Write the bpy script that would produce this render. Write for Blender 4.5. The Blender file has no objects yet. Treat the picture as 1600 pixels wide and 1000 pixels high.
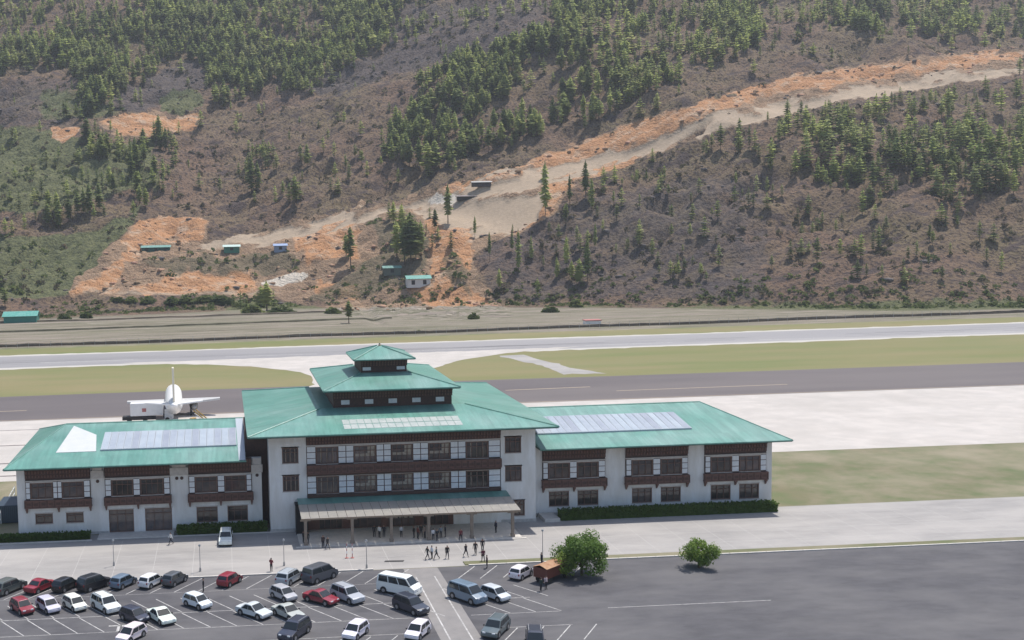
import bpy, bmesh, math, random
import numpy as np
from mathutils import Vector, Matrix
random.seed(7); rng = np.random.default_rng(11)
S = bpy.context.scene
R = math.radians
# ------------------------------------------------------------------ camera, world, sun, exposure
CAM_F, PX0, PY0, CAM_H = 1800.0, 467.0, 500.0, 43.4
YAW, PIT, ROL = R(3.7), R(4.85), R(1.4)
cF = Vector((math.sin(YAW)*math.cos(PIT), math.cos(YAW)*math.cos(PIT), -math.sin(PIT)))
cR0 = Vector((math.cos(YAW), -math.sin(YAW), 0)); cU0 = cR0.cross(cF)
cR = cR0*math.cos(ROL) - cU0*math.sin(ROL); cU = cU0*math.cos(ROL) + cR0*math.sin(ROL)
cd = bpy.data.cameras.new('camera'); cam = bpy.data.objects.new('camera', cd); S.collection.objects.link(cam)
M3 = Matrix((cR, cU, -cF)).transposed()
cam.matrix_world = Matrix.Translation((0, 0, CAM_H)) @ M3.to_4x4()
cd.sensor_width = 36; cd.lens = 36*CAM_F/1600; cd.shift_x = (800-PX0)/1600; cd.clip_start = 1; cd.clip_end = 6000
S.camera = cam
SUN_EL, SUN_AZ = R(68), R(50)          # azimuth measured from +Y (away from the viewer) towards +X
sv = Vector((math.cos(SUN_EL)*math.sin(SUN_AZ), math.cos(SUN_EL)*math.cos(SUN_AZ), math.sin(SUN_EL)))
W = bpy.data.worlds.new('World'); S.world = W; W.use_nodes = True
wn = W.node_tree; bg = wn.nodes['Background']; sk = wn.nodes.new('ShaderNodeTexSky')
sk.sky_type = 'NISHITA'; sk.sun_disc = False; sk.sun_elevation = SUN_EL; sk.sun_rotation = SUN_AZ
sk.air_density = 1.0; sk.dust_density = 1.6
wn.links.new(sk.outputs[0], bg.inputs[0]); bg.inputs[1].default_value = 0.13
sl = bpy.data.lights.new('sun', 'SUN'); sl.energy = 3.8; sl.angle = R(0.6); sl.color = (1, .955, .89)
so = bpy.data.objects.new('sun', sl); S.collection.objects.link(so)
so.rotation_euler = (-sv).to_track_quat('-Z', 'Y').to_euler(); so.location = (0, 0, 400)
S.view_settings.view_transform = 'Standard'; S.view_settings.look = 'None'
S.view_settings.exposure = 0.38; S.view_settings.gamma = 1; S.view_settings.use_curve_mapping = False
# ------------------------------------------------------------------ pixel <-> place helpers
def ray(px, py): return cF + cR*((px-PX0)/CAM_F) - cU*((py-PY0)/CAM_F)
def gp(px, py, z=0.0):
    r = ray(px, py); t = (z-CAM_H)/r.z; return Vector((r.x*t, r.y*t, z))
def ay(px, py, Y):
    r = ray(px, py); t = Y/r.y; return (r.x*t, CAM_H+r.z*t)
def to_px(P):
    d = P - np.array([0, 0, CAM_H]); w = d @ np.array(cF)
    return np.stack([PX0+CAM_F*(d@np.array(cR))/w, PY0-CAM_F*(d@np.array(cU))/w], -1)
# ------------------------------------------------------------------ mesh builder
class MB:
    def __init__(s): s.v = []; s.f = []; s.m = []
    def add(s, v, f, m=0):
        n = len(s.v); s.v += [tuple(p) for p in v]; s.f += [tuple(i+n for i in q) for q in f]; s.m += [m]*len(f); return s
    def box(s, x0, y0, z0, x1, y1, z1, m=0):
        v = [(x0,y0,z0),(x1,y0,z0),(x1,y1,z0),(x0,y1,z0),(x0,y0,z1),(x1,y0,z1),(x1,y1,z1),(x0,y1,z1)]
        return s.add(v, [(0,3,2,1),(4,5,6,7),(0,1,5,4),(1,2,6,5),(2,3,7,6),(3,0,4,7)], m)
    def tube(s, a, b, r0, r1=None, n=8, m=0, cap=True):
        a = Vector(a); b = Vector(b); r1 = r0 if r1 is None else r1
        d = (b-a).normalized(); u = d.orthogonal().normalized(); w = d.cross(u)
        v = [a+(u*math.cos(2*math.pi*i/n)+w*math.sin(2*math.pi*i/n))*r0 for i in range(n)]
        v += [b+(u*math.cos(2*math.pi*i/n)+w*math.sin(2*math.pi*i/n))*r1 for i in range(n)]
        f = [(i, (i+1) % n, n+(i+1) % n, n+i) for i in range(n)]
        if cap: f += [tuple(range(n))[::-1], tuple(range(n, 2*n))]
        return s.add(v, f, m)
    def loft(s, rings, m=0, cap=True):
        n = len(rings[0]); v = [p for r in rings for p in r]; f = []
        for k in range(len(rings)-1):
            for i in range(n):
                a = k*n+i; b = k*n+(i+1) % n; f.append((a, b, b+n, a+n))
        if cap: f += [tuple(range(n))[::-1], tuple(range((len(rings)-1)*n, len(rings)*n))]
        return s.add(v, f, m)
    def mesh(s, name, mats, smooth=False, bevel=0):
        me = bpy.data.meshes.new(name); me.from_pydata(s.v, [], s.f)
        for m in (mats if isinstance(mats, (list, tuple)) else [mats]): me.materials.append(m)
        me.polygons.foreach_set('material_index', s.m)
        bm = bmesh.new(); bm.from_mesh(me); bmesh.ops.recalc_face_normals(bm, faces=bm.faces)
        if bevel:
            es = [e for e in bm.edges if e.is_manifold and e.calc_face_angle(0) > .5]
            bmesh.ops.bevel(bm, geom=es, offset=bevel, segments=2, affect='EDGES', profile=.6, clamp_overlap=True)
        bm.to_mesh(me); bm.free()
        if smooth: me.shade_smooth() if hasattr(me, 'shade_smooth') else None
        me.update(); return me
    def build(s, name, mats, parent=None, smooth=False, bevel=0, **k):
        return link(name, s.mesh(name, mats, smooth, bevel), parent, **k)
def link(name, me, parent=None, **k):
    o = bpy.data.objects.new(name, me); S.collection.objects.link(o)
    if parent: o.parent = parent
    for a, b in k.items(): o[a] = b
    return o
def thing(name, label, cat, loc=(0, 0, 0), rz=0, group=None, me=None):
    o = link(name, me); o.location = loc; o.rotation_euler = (0, 0, rz); o['label'] = label; o['category'] = cat
    if group: o['group'] = group
    return o
def dup(root, loc=None, rz=None, label=None, group=None, scale=None):
    kids = KIDS(root); c = root.copy(); S.collection.objects.link(c)
    if loc is not None: c.location = loc
    if rz is not None: c.rotation_euler = (0, 0, rz)
    if scale: c.scale = (scale,)*3
    if label: c['label'] = label
    if group: c['group'] = group
    for k in kids:
        kc = k.copy(); S.collection.objects.link(kc); kc.parent = c
        for g in KIDS(k):
            gc = g.copy(); S.collection.objects.link(gc); gc.parent = kc
    return c
_kc = {}
def KIDS(o):
    if o.name not in _kc: _kc[o.name] = list(o.children)
    return _kc[o.name]
# ------------------------------------------------------------------ materials
def lerp(a, b, t): return tuple(x+(y-x)*t for x, y in zip(a, b))
def mat(name, c, rough=.8, c2=None, scale=1.0, bump=0, metal=0, spec=.5, objcol=False, rand=0, detail=5, stretch=None, c3=None, s3=.07, trans=0, alpha=1, coat=0):
    m = bpy.data.materials.new(name); m.use_nodes = True; nt = m.node_tree; L = nt.links.new
    b = nt.nodes['Principled BSDF']; b.inputs['Roughness'].default_value = rough; b.inputs['Metallic'].default_value = metal
    b.inputs['Specular IOR Level'].default_value = spec; b.inputs['Coat Weight'].default_value = coat
    b.inputs['Transmission Weight'].default_value = trans; b.inputs['Alpha'].default_value = alpha
    src = None
    tc = nt.nodes.new('ShaderNodeTexCoord'); mp = nt.nodes.new('ShaderNodeMapping'); L(tc.outputs['Object'], mp.inputs[0])
    if stretch: mp.inputs['Scale'].default_value = stretch
    def noise(sc):
        n = nt.nodes.new('ShaderNodeTexNoise'); n.inputs['Scale'].default_value = sc; n.inputs['Detail'].default_value = detail
        n.inputs['Roughness'].default_value = .62; L(mp.outputs[0], n.inputs['Vector']); return n
    if objcol:
        oi = nt.nodes.new('ShaderNodeObjectInfo'); src = oi.outputs['Color']
    def mix(fac, A, Bc, lo=.35, hi=.65):
        mr = nt.nodes.new('ShaderNodeMapRange'); mr.inputs[1].default_value = lo; mr.inputs[2].default_value = hi; L(fac, mr.inputs[0])
        x = nt.nodes.new('ShaderNodeMix'); x.data_type = 'RGBA'; L(mr.outputs[0], x.inputs[0])
        if isinstance(A, tuple): x.inputs[6].default_value = (*A, 1)
        else: L(A, x.inputs[6])
        if isinstance(Bc, tuple): x.inputs[7].default_value = (*Bc, 1)
        else: L(Bc, x.inputs[7])
        return x.outputs[2]
    base = src if src is not None else tuple(c)
    if c2: n = noise(scale); base = mix(n.outputs[0], base, tuple(c2))
    if c3: n3 = noise(s3); base = mix(n3.outputs[0], base, tuple(c3), .42, .7)
    if rand:
        oi = nt.nodes.new('ShaderNodeObjectInfo'); hs = nt.nodes.new('ShaderNodeHueSaturation')
        at = nt.nodes.new('ShaderNodeAttribute'); at.attribute_name = 'tint'
        ad = nt.nodes.new('ShaderNodeMath'); ad.operation = 'ADD'; L(oi.outputs['Random'], ad.inputs[0]); L(at.outputs['Fac'], ad.inputs[1])
        fr = nt.nodes.new('ShaderNodeMath'); fr.operation = 'FRACT'; L(ad.outputs[0], fr.inputs[0])
        mr = nt.nodes.new('ShaderNodeMapRange'); L(fr.outputs[0], mr.inputs[0]); mr.inputs[3].default_value = 1-rand; mr.inputs[4].default_value = 1+rand
        L(mr.outputs[0], hs.inputs['Value'])
        m2 = nt.nodes.new('ShaderNodeMapRange'); L(fr.outputs[0], m2.inputs[0]); m2.inputs[3].default_value = .515; m2.inputs[4].default_value = .48
        L(m2.outputs[0], hs.inputs['Hue'])
        if isinstance(base, tuple): hs.inputs['Color'].default_value = (*base, 1)
        else: L(base, hs.inputs['Color'])
        base = hs.outputs[0]
    if isinstance(base, tuple): b.inputs['Base Color'].default_value = (*base, 1)
    else: L(base, b.inputs['Base Color'])
    if bump:
        nb = noise(scale*3); bp = nt.nodes.new('ShaderNodeBump'); bp.inputs['Strength'].default_value = bump; bp.inputs['Distance'].default_value = .1
        L(nb.outputs[0], bp.inputs['Height']); L(bp.outputs[0], b.inputs['Normal'])
    return m
def roofmat(name, c, c2, axis):
    """painted corrugated metal: fine ribs running down the slope plus weathering"""
    m = mat(name, c, .38, c2, .35, spec=.5, c3=lerp(c, (.35, .45, .42), .35), s3=.12)
    nt = m.node_tree; b = nt.nodes['Principled BSDF']; tc = nt.nodes['Texture Coordinate']
    w = nt.nodes.new('ShaderNodeTexWave'); w.wave_type = 'BANDS'; w.bands_direction = axis; w.inputs['Scale'].default_value = 1.6
    w.inputs['Distortion'].default_value = 0
    nt.links.new(tc.outputs['Object'], w.inputs[0]); bp = nt.nodes.new('ShaderNodeBump'); bp.inputs['Strength'].default_value = .25; bp.inputs['Distance'].default_value = .05
    nt.links.new(w.outputs[1], bp.inputs['Height']); nt.links.new(bp.outputs[0], b.inputs['Normal'])
    sx = nt.nodes.new('ShaderNodeSeparateXYZ'); nt.links.new(tc.outputs['Object'], sx.inputs[0]); fl = []
    for ax, k in ((axis, 1.05), ('Y' if axis == 'X' else 'X', .16)):
        mu = nt.nodes.new('ShaderNodeMath'); mu.operation = 'MULTIPLY'; mu.inputs[1].default_value = k; nt.links.new(sx.outputs[ax], mu.inputs[0])
        fo = nt.nodes.new('ShaderNodeMath'); fo.operation = 'FLOOR'; nt.links.new(mu.outputs[0], fo.inputs[0]); fl.append(fo)
    cb = nt.nodes.new('ShaderNodeCombineXYZ'); nt.links.new(fl[0].outputs[0], cb.inputs[0]); nt.links.new(fl[1].outputs[0], cb.inputs[1])
    wh = nt.nodes.new('ShaderNodeTexWhiteNoise'); wh.noise_dimensions = '2D'; nt.links.new(cb.outputs[0], wh.inputs[0])
    mr = nt.nodes.new('ShaderNodeMapRange'); mr.inputs[3].default_value = .91; mr.inputs[4].default_value = 1.08; nt.links.new(wh.outputs[0], mr.inputs[0])
    sn = nt.nodes.new('ShaderNodeTexNoise'); sn.inputs['Scale'].default_value = 1.0; sn.inputs['Detail'].default_value = 6; mp = nt.nodes.new('ShaderNodeMapping'); mp.inputs['Scale'].default_value = (2.2, .18, .5) if axis == 'X' else (.18, 2.2, .5)
    nt.links.new(tc.outputs['Object'], mp.inputs[0]); nt.links.new(mp.outputs[0], sn.inputs[0]); m3 = nt.nodes.new('ShaderNodeMapRange'); m3.inputs[1].default_value = .35; m3.inputs[2].default_value = .7; m3.inputs[3].default_value = .88; m3.inputs[4].default_value = 1.1; nt.links.new(sn.outputs[0], m3.inputs[0])
    pm = nt.nodes.new('ShaderNodeMath'); pm.operation = 'MULTIPLY'; nt.links.new(mr.outputs[0], pm.inputs[0]); nt.links.new(m3.outputs[0], pm.inputs[1])
    hs = nt.nodes.new('ShaderNodeHueSaturation'); nt.links.new(pm.outputs[0], hs.inputs['Value']); nt.links.new(b.inputs['Base Color'].links[0].from_socket, hs.inputs['Color']); nt.links.new(hs.outputs[0], b.inputs['Base Color'])
    return m
M = {}
TEAL, TEAL2 = (.105, .262, .212), (.120, .285, .232)
M['roofX'] = roofmat('painted_roof_sheets', TEAL, TEAL2, 'X')
M['roofY'] = roofmat('painted_roof_sheets_side', TEAL, TEAL2, 'Y')
M['fascia'] = mat('dark_green_fascia', (.02, .075, .06), .5)
M['soffit'] = mat('brown_soffit', (.10, .055, .04), .8)
M['wall'] = mat('whitewashed_wall', (.74, .73, .72), .85, (.64, .625, .60), .8, bump=.1, c3=(.60, .575, .54), s3=.35, stretch=(1.6, 1.6, .35))
M['plinth'] = mat('stained_plinth', (.5, .48, .46), .9, (.38, .36, .34), 2)
M['timber'] = mat('red_brown_timber', (.155, .072, .054), .65, (.105, .055, .043), 3)
M['timber_dk'] = mat('dark_brown_timber', (.085, .042, .032), .7, (.055, .03, .025), 3)
M['frame'] = mat('window_timber', (.17, .092, .068), .6, (.12, .068, .052), 4)
M['board'] = mat('white_painted_board', (.72, .72, .72), .7, (.6, .62, .64), 2)
M['sill'] = mat('pale_stone_lintel', (.52, .48, .44), .8, (.42, .38, .35), 2)
M['pane'] = mat('dark_window_glass', (.055, .052, .056), .1, (.115, .088, .075), .8, spec=.7, rand=.5)  # random tone per pane paints in varied reflections
M['curtain'] = mat('pale_blind', (.42, .37, .30), .8, (.25, .2, .16), 3)
M['skylight'] = mat('polycarbonate_panel', (.31, .345, .40), .35, (.37, .405, .45), .5, spec=.5, rand=.12)
M['skyframe'] = mat('aluminium_frame', (.42, .46, .50), .4)
M['facet_glint'] = mat('roof_facet_glint', (.60, .60, .585), .4, (.54, .56, .55), .5)  # pale colour stands for the glare on a roof facet
M['grey_sheet'] = mat('weathered_grey_sheet', (.32, .37, .35), .5, (.42, .44, .42), .8)
M['trans'] = mat('translucent_canopy_sheet', (.56, .54, .50), .55, (.46, .45, .43), .8, trans=.25)
M['trans'].node_tree.nodes['Principled BSDF'].inputs['Transmission Weight'].default_value = 0
_nt = M['trans'].node_tree; _tr = _nt.nodes.new('ShaderNodeBsdfTranslucent'); _tr.inputs[0].default_value = (.88, .85, .80, 1); _ms = _nt.nodes.new('ShaderNodeMixShader'); _ms.inputs[0].default_value = .6
_nt.links.new(_nt.nodes['Principled BSDF'].outputs[0], _ms.inputs[1]); _nt.links.new(_tr.outputs[0], _ms.inputs[2]); _nt.links.new(_ms.outputs[0], _nt.nodes['Material Output'].inputs[0])
M['post'] = mat('tan_post_paint', (.26, .21, .17), .75, (.2, .16, .13), 2)
M['concrete'] = mat('plaza_concrete', (.325, .308, .292), .9, (.26, .248, .238), .5, bump=.15, c3=(.385, .362, .34), s3=.12, detail=9, stretch=(.35, 1, 1))
M['apronc'] = mat('apron_concrete', (.50, .46, .425), .9, (.44, .41, .38), .2, c3=(.40, .37, .34), s3=.05)
M['kerb'] = mat('kerb_concrete', (.60, .56, .51), .85, (.5, .47, .43), 1.5)
M['asphalt'] = mat('car_park_asphalt', (.088, .085, .092), .9, (.064, .062, .068), .6, bump=.2, c3=(.125, .12, .122), s3=.13, stretch=(.5, 1, 1), detail=9)
M['asphalt_lt'] = mat('worn_pale_asphalt', (.24, .225, .215), .9, (.20, .19, .185), .5, bump=.2)
M['apron'] = mat('apron_asphalt', (.125, .108, .108), .9, (.095, .083, .086), .05, c3=(.15, .13, .125), s3=.03, stretch=(.2, 1, 1))
M['runway'] = mat('runway_asphalt', (.27, .262, .265), .9, (.20, .195, .20), .03, c3=(.36, .345, .34), s3=.015, stretch=(.15, 1.5, 1))
M['shoulder'] = mat('runway_shoulder', (.47, .445, .41), .9, (.43, .41, .37), .06)
M['paint'] = mat('road_paint', (.56, .55, .53), .85, (.30, .29, .28), 1.6)
M['paint_y'] = mat('taxi_line_paint', (.45, .36, .25), .8, (.35, .27, .2), 2)
M['grass'] = mat('dry_airfield_grass', (.125, .155, .045), .95, (.180, .165, .065), .05, bump=.4, c3=(.235, .19, .10), s3=.02, stretch=(.22, 1, 1), detail=8)
M['verge'] = mat('green_verge', (.11, .13, .055), .95, (.16, .14, .08), .2, bump=.4, c3=(.25, .22, .15), s3=.05)
M['leaf'] = mat('broad_leaf', (.20, .30, .065), .6, (.14, .22, .045), 1.2, rand=.25, spec=.25)
M['hedge'] = mat('hedge_leaf', (.13, .20, .045), .65, (.085, .14, .03), 2, rand=.2, spec=.25)
M['pine'] = mat('pine_needles', (.36, .41, .135), .8, (.24, .305, .10), .8, c3=(.27, .285, .14), s3=.035, rand=.48, spec=.15)
def leafy(m, f):
    nt = m.node_tree; b = nt.nodes['Principled BSDF']; t = nt.nodes.new('ShaderNodeBsdfTranslucent'); x = nt.nodes.new('ShaderNodeMixShader'); x.inputs[0].default_value = f
    nt.links.new(b.inputs['Base Color'].links[0].from_socket, t.inputs[0]); nt.links.new(b.outputs[0], x.inputs[1]); nt.links.new(t.outputs[0], x.inputs[2]); nt.links.new(x.outputs[0], nt.nodes['Material Output'].inputs[0])
M['trunk'] = mat('bark', (.09, .065, .05), .9)
M['bush'] = mat('dry_shrub', (.135, .105, .075), .9, (.10, .105, .058), .3, rand=.45, spec=.1)
M['gbush'] = mat('green_shrub', (.135, .165, .06), .85, (.09, .12, .045), .5, rand=.35, spec=.15)
M['rock'] = mat('grey_rock', (.15, .13, .12), .9, (.09, .075, .075), 1, bump=.4)
M['paint_car'] = mat('car_paint', (1, 1, 1), .3, objcol=True, coat=.5)
M['glass'] = mat('car_glass', (.02, .026, .03), .06, spec=.6)
M['tyre'] = mat('tyre_rubber', (.02, .02, .02), .8)
M['rim'] = mat('wheel_rim', (.35, .35, .36), .35, metal=.6)
M['lamp'] = mat('headlight_lens', (.7, .72, .74), .15)
M['tail'] = mat('tail_light', (.25, .015, .012), .3)
M['dark'] = mat('dark_plastic', (.02, .02, .022), .6)
M['plate'] = mat('number_plate', (.5, .08, .05), .6)
M['white'] = mat('white_paint', (.80, .80, .79), .35, (.74, .74, .73), 1)
M['air'] = mat('aircraft_white', (.82, .82, .81), .3)
M['metal'] = mat('galvanised_steel', (.38, .38, .38), .45, metal=.5)
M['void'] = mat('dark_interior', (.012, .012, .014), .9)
M['skin'] = mat('skin', (.28, .16, .11), .6)
M['hair'] = mat('black_hair', (.012, .01, .01), .6)
M['cloth'] = mat('shirt_cloth', (1, 1, 1), .85, objcol=True)
M['trouser'] = mat('dark_trousers', (.025, .025, .032), .85)
def vcmat(name, col, **k):
    return mat(name, col, **k)
for k_ in ('pine', 'leaf', 'hedge', 'bush', 'gbush'): leafy(M[k_], .5)
# ------------------------------------------------------------------ numpy noise + polygon masks
def vnoise(x, y, seed):
    g = np.random.default_rng(seed).random((256, 256)); xi = np.floor(x).astype(int); yi = np.floor(y).astype(int)
    fx = x-xi; fy = y-yi; fx = fx*fx*(3-2*fx); fy = fy*fy*(3-2*fy)
    a = g[xi % 256, yi % 256]; b = g[(xi+1) % 256, yi % 256]; c = g[xi % 256, (yi+1) % 256]; d = g[(xi+1) % 256, (yi+1) % 256]
    return (a*(1-fx)+b*fx)*(1-fy)+(c*(1-fx)+d*fx)*fy
def fbm(x, y, seed, o=4, g=.5):
    s = 0; a = 1; t = 0
    for i in range(o): s = s+a*vnoise(x*2**i, y*2**i, seed+i); t += a; a *= g
    return s/t
def inpoly(px, py, poly):
    r = np.zeros(px.shape, bool); n = len(poly)
    for i in range(n):
        x1, y1 = poly[i]; x2, y2 = poly[(i+1) % n]
        if y1 == y2: continue
        c = ((y1 > py) != (y2 > py)) & (px < (x2-x1)*(py-y1)/(y2-y1)+x1); r ^= c
    return r
GX, GY = np.meshgrid(np.arange(-200, 1900, 3.), np.arange(-150, 700, 3.))
def raster(polys, blur=2):
    m = np.zeros(GX.shape)
    for p in polys:
        w = 1.0
        if isinstance(p, tuple): w, p = p
        m = np.maximum(m, inpoly(GX, GY, p)*w)
    for _ in range(blur):
        m = (m+np.roll(m, 1, 0)+np.roll(m, -1, 0)+np.roll(m, 1, 1)+np.roll(m, -1, 1))/5
    return m
def samp(m, px, py):
    u = np.clip((px+200)/3, 0, m.shape[1]-1.01); v = np.clip((py+150)/3, 0, m.shape[0]-1.01)
    i = v.astype(int); j = u.astype(int); a = v-i; b = u-j
    return (m[i, j]*(1-a)+m[i+1, j]*a)*(1-b)+(m[i, j+1]*(1-a)+m[i+1, j+1]*a)*b
soil = raster([[(105,462),(128,432),(150,412),(185,375),(205,352),(240,345),(322,342),(326,372),(305,388),(360,378),(450,352),(560,328),(640,308),(700,286),(760,276),(830,256),(870,236),(935,212),(1060,170),(1250,120),(1420,92),(1600,75),(1600,110),(1400,130),(1200,170),(1040,230),(935,275),(890,292),(855,340),(800,368),(742,388),(735,420),(775,470),(800,492),(700,498),(560,492),(490,470),(380,460),(270,462),(180,462)],
               [(152,190),(190,183),(222,176),(245,173),(262,190),(290,186),(315,174),(308,200),(262,206),(240,214),(200,210),(160,204)], [(78,200),(124,200),(106,224),(80,214)]])
veg_in = raster([[(470,478),(530,440),(600,392),(570,350),(640,330),(672,380),(665,420),(630,450),(560,470)], [(330,405),(450,392),(470,420),(400,432),(340,425)], [(205,405),(330,398),(340,425),(260,432)],
                 [(690,410),(720,395),(728,430),(745,470),(700,440)]], 3)
orange = raster([[(664,350),(700,336),(732,352),(736,400),(722,440),(768,480),(700,492),(660,470),(632,452),(655,446),(682,440),(676,400)],
                 (.75, [(105,460),(200,400),(190,372),(215,346),(322,342),(318,378),(240,378),(200,405),(180,455)]), [(152,190),(222,176),(262,190),(315,174),(308,200),(262,206),(200,210)], [(78,200),(124,200),(106,224),(80,214)], [(690,288),(760,278),(935,214),(935,245),(830,262),(720,296)],
                 [(790,362),(850,300),(935,262),(1000,240),(1000,252),(880,292),(850,342)], [(280,430),(390,428),(400,455),(200,460)], [(490,440),(560,452),(560,470),(500,466)],
                 (.7, [(450,360),(560,345),(560,400),(480,410)]), [(935,216),(1200,128),(1600,78),(1600,88),(1200,146),(935,245)]])
road = raster([[(300,396),(345,380),(450,354),(560,334),(640,316),(700,300),(760,284),(830,266),(935,242),(1100,190),(1300,142),(1600,104),(1600,114),(1300,158),(1100,210),(935,264),(880,284),(800,300),(700,316),(640,326),(560,348),(450,370),(350,392)],
               [(640,332),(700,318),(852,304),(838,338),(800,360),(740,362),(690,350)], [(560,480),(580,484),(606,508),(590,510),(566,494)], [(120,457),(440,457),(440,461),(120,461)]], 1)
white = raster([[(400,440),(440,434),(470,428),(492,432),(470,440),(420,446)], [(655,312),(690,300),(720,298),(700,310)], [(596,332),(626,324),(628,329),(604,338)]], 1)
green = raster([[(-200,372),(60,372),(150,362),(205,330),(245,300),(262,262),(240,300),(200,352),(150,410),(104,460),(60,465),(-200,470)],
                [(250,165),(272,142),(312,144),(312,168),(285,184),(260,180)], (.6, [(60,140),(140,140),(200,180),(60,190)]), (.8, [(-200,190),(60,200),(180,225),(240,215),(250,290),(60,330),(-200,340)]),
                [(380,462),(560,492),(600,500),(540,520),(350,485)], [(600,488),(1700,470),(1700,520),(560,520)], (.7, [(560,460),(640,470),(600,500),(560,490)]), (.22, [(740,420),(1300,400),(1700,400),(1700,480),(800,480)])], 3)
dark = raster([[(160,172),(200,138),(250,112),(312,92),(322,130),(300,150),(258,162),(190,176)], (.8, [(460,110),(560,95),(720,60),(800,55),(780,80),(640,110),(520,150),(460,140)]), (.5, [(740,370),(935,300),(1200,260),(1200,470),(760,470)]),
               (.5, [(-200,130),(120,120),(130,200),(-200,210)]), (.55, [(600,0),(860,0),(850,90),(700,90),(600,100)])], 4)
dense = raster([(.35, [(-200,0),(230,0),(130,25),(100,60),(60,100),(-200,110)]), [(-200,100),(60,70),(130,30),(230,0),(640,0),(600,64),(545,82),(500,105),(425,145),(345,182),(322,140),(312,92),(250,106),(165,160),(142,196),(100,192),(130,140),(110,112),(40,110),(-200,150)],
               (.55, [(140,190),(220,216),(282,212),(262,285),(232,330),(140,352),(70,350),(68,315),(118,290),(128,240)]), (.4, [(-200,190),(40,205),(34,260),(-200,270)]),
               (.85, [(600,250),(622,195),(660,135),(700,100),(780,84),(840,60),(935,85),(935,200),(860,214),(780,236),(690,268),(640,272),(612,258)]), [(858,0),(935,0),(935,90),(870,60)],
               (.5, [(440,60),(620,70),(560,110),(470,150),(380,160)]),
               (.8, [(935,0),(1220,0),(1180,80),(1020,150),(935,195)]), (.6, [(1220,0),(1600,0),(1900,0),(1900,60),(1500,70),(1350,60)]), (.45, [(1080,240),(1300,190),(1600,150),(1900,130),(1900,330),(1500,320),(1300,300)]),
               (.2, [(380,240),(425,240),(425,312),(380,312)]), (.2, [(445,280),(480,280),(480,326),(445,326)]), (.15, [(470,200),(570,200),(570,270),(470,270)]),
               (.16, [(-200,0),(1900,0),(1900,40),(-200,60)]), (.055, [(-200,0),(1900,0),(1900,440),(820,440),(740,380),(860,290),(935,210),(700,280),(300,350),(180,360),(-200,380)])], 3)
sparse = raster([[(742,392),(850,345),(890,294),(935,278),(1200,190),(1600,130),(1600,470),(790,480)], (.5, [(640,330),(700,330),(720,400),(660,400)])], 2)
# ------------------------------------------------------------------ hillside
def foot(x): return 598-np.clip((x-20)*.42, 0, 110)+18*np.sin(x/90.)
def height(x, y, rough=1.0):
    d = y-foot(x)+22*(fbm(x/60.+9, y/80., 5, 2)-.5)
    up = np.maximum(d, 0)
    z = up*.40+.00016*up**2
    amp = np.clip(up/70, 0, 1)
    z = z+amp*(46*(fbm(x/230.+3, y/300.+1, 21, 3)-.5)+15*(fbm((x+.8*y)/70., (y-.25*x)/150., 31, 3)-.5))
    z = z+amp*rough*(13*(fbm((x+.3*y)/30., (y*1.0-.35*x)/12., 41, 4, .6)-.5)+3.4*(fbm(x/5, y/4.5, 51, 2)-.5)-5*np.clip(fbm((x+.5*y)/45., (y-.45*x)/13., 141, 3)-.6, 0, 1)*6)
    z = z+np.clip((y-430)/170, 0, 1)*.8*(fbm(x/14., y/6., 61, 3)-.5)
    return z
NX, NY = 640, 520
yy = 424+ (np.linspace(0, 1, NY)**1.35)*1226
ux = np.linspace(-.40, .83, NX)
YY, UU = np.meshgrid(yy, ux, indexing='ij'); XX = UU*(YY+60)
ZZ = height(XX, YY, 1.0)
P = np.stack([XX, YY, ZZ], -1).reshape(-1, 3)
uv = to_px(P)
sm = np.clip(samp(soil, uv[:, 0], uv[:, 1])*.55+samp(road, uv[:, 0], uv[:, 1]), 0, 1)
zsm = height(P[:, 0], P[:, 1], 0.0)
P[:, 2] = P[:, 2]*(1-sm)+(zsm-.9*samp(road, uv[:, 0], uv[:, 1]))*sm
P[:, 2] += 2.6*samp(veg_in, uv[:, 0], uv[:, 1])*fbm(P[:, 0]/9, P[:, 1]/9, 77, 3)*samp(soil, uv[:, 0], uv[:, 1])
sl_k = samp(soil, uv[:, 0], uv[:, 1])*(1-samp(road, uv[:, 0], uv[:, 1]))
P[:, 2] += sl_k*(2.6*(np.abs(fbm(P[:, 0]/24+7, P[:, 1]/5.5, 401, 3)-.5)*-4+.5)+1.6*(fbm(P[:, 0]/3.6, P[:, 1]/3.6, 411, 3)-.5))
edge = np.clip((P[:, 1]-424)/8, 0, 1); P[:, 2] = P[:, 2]*edge - .05*(1-edge)
zgrid = P[:, 2].reshape(NY, NX)
def hz(x, y):
    """terrain height read back from the built grid"""
    i = np.clip(np.searchsorted(yy, y)-1, 0, NY-2); v = (y-yy[i])/(yy[i+1]-yy[i])
    u = np.clip((x/(y+60)-ux[0])/(ux[1]-ux[0]), 0, NX-1.01); j = u.astype(int) if hasattr(u, 'astype') else int(u); u = u-j
    return (zgrid[i, j]*(1-v)+zgrid[i+1, j]*v)*(1-u)+(zgrid[i, j+1]*(1-v)+zgrid[i+1, j+1]*v)*u
def hp(px, py):
    """place on the terrain seen at a photo position"""
    r = ray(px, py); t = 424/r.y
    while t < 1700:
        x, y, z = r.x*t, r.y*t, CAM_H+r.z*t
        if z <= (hz(np.float64(x), np.float64(y)) if y > 424 else 0): break
        t += 1.0
    return Vector((x, y, float(hz(np.float64(x), np.float64(y)))))
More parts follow.
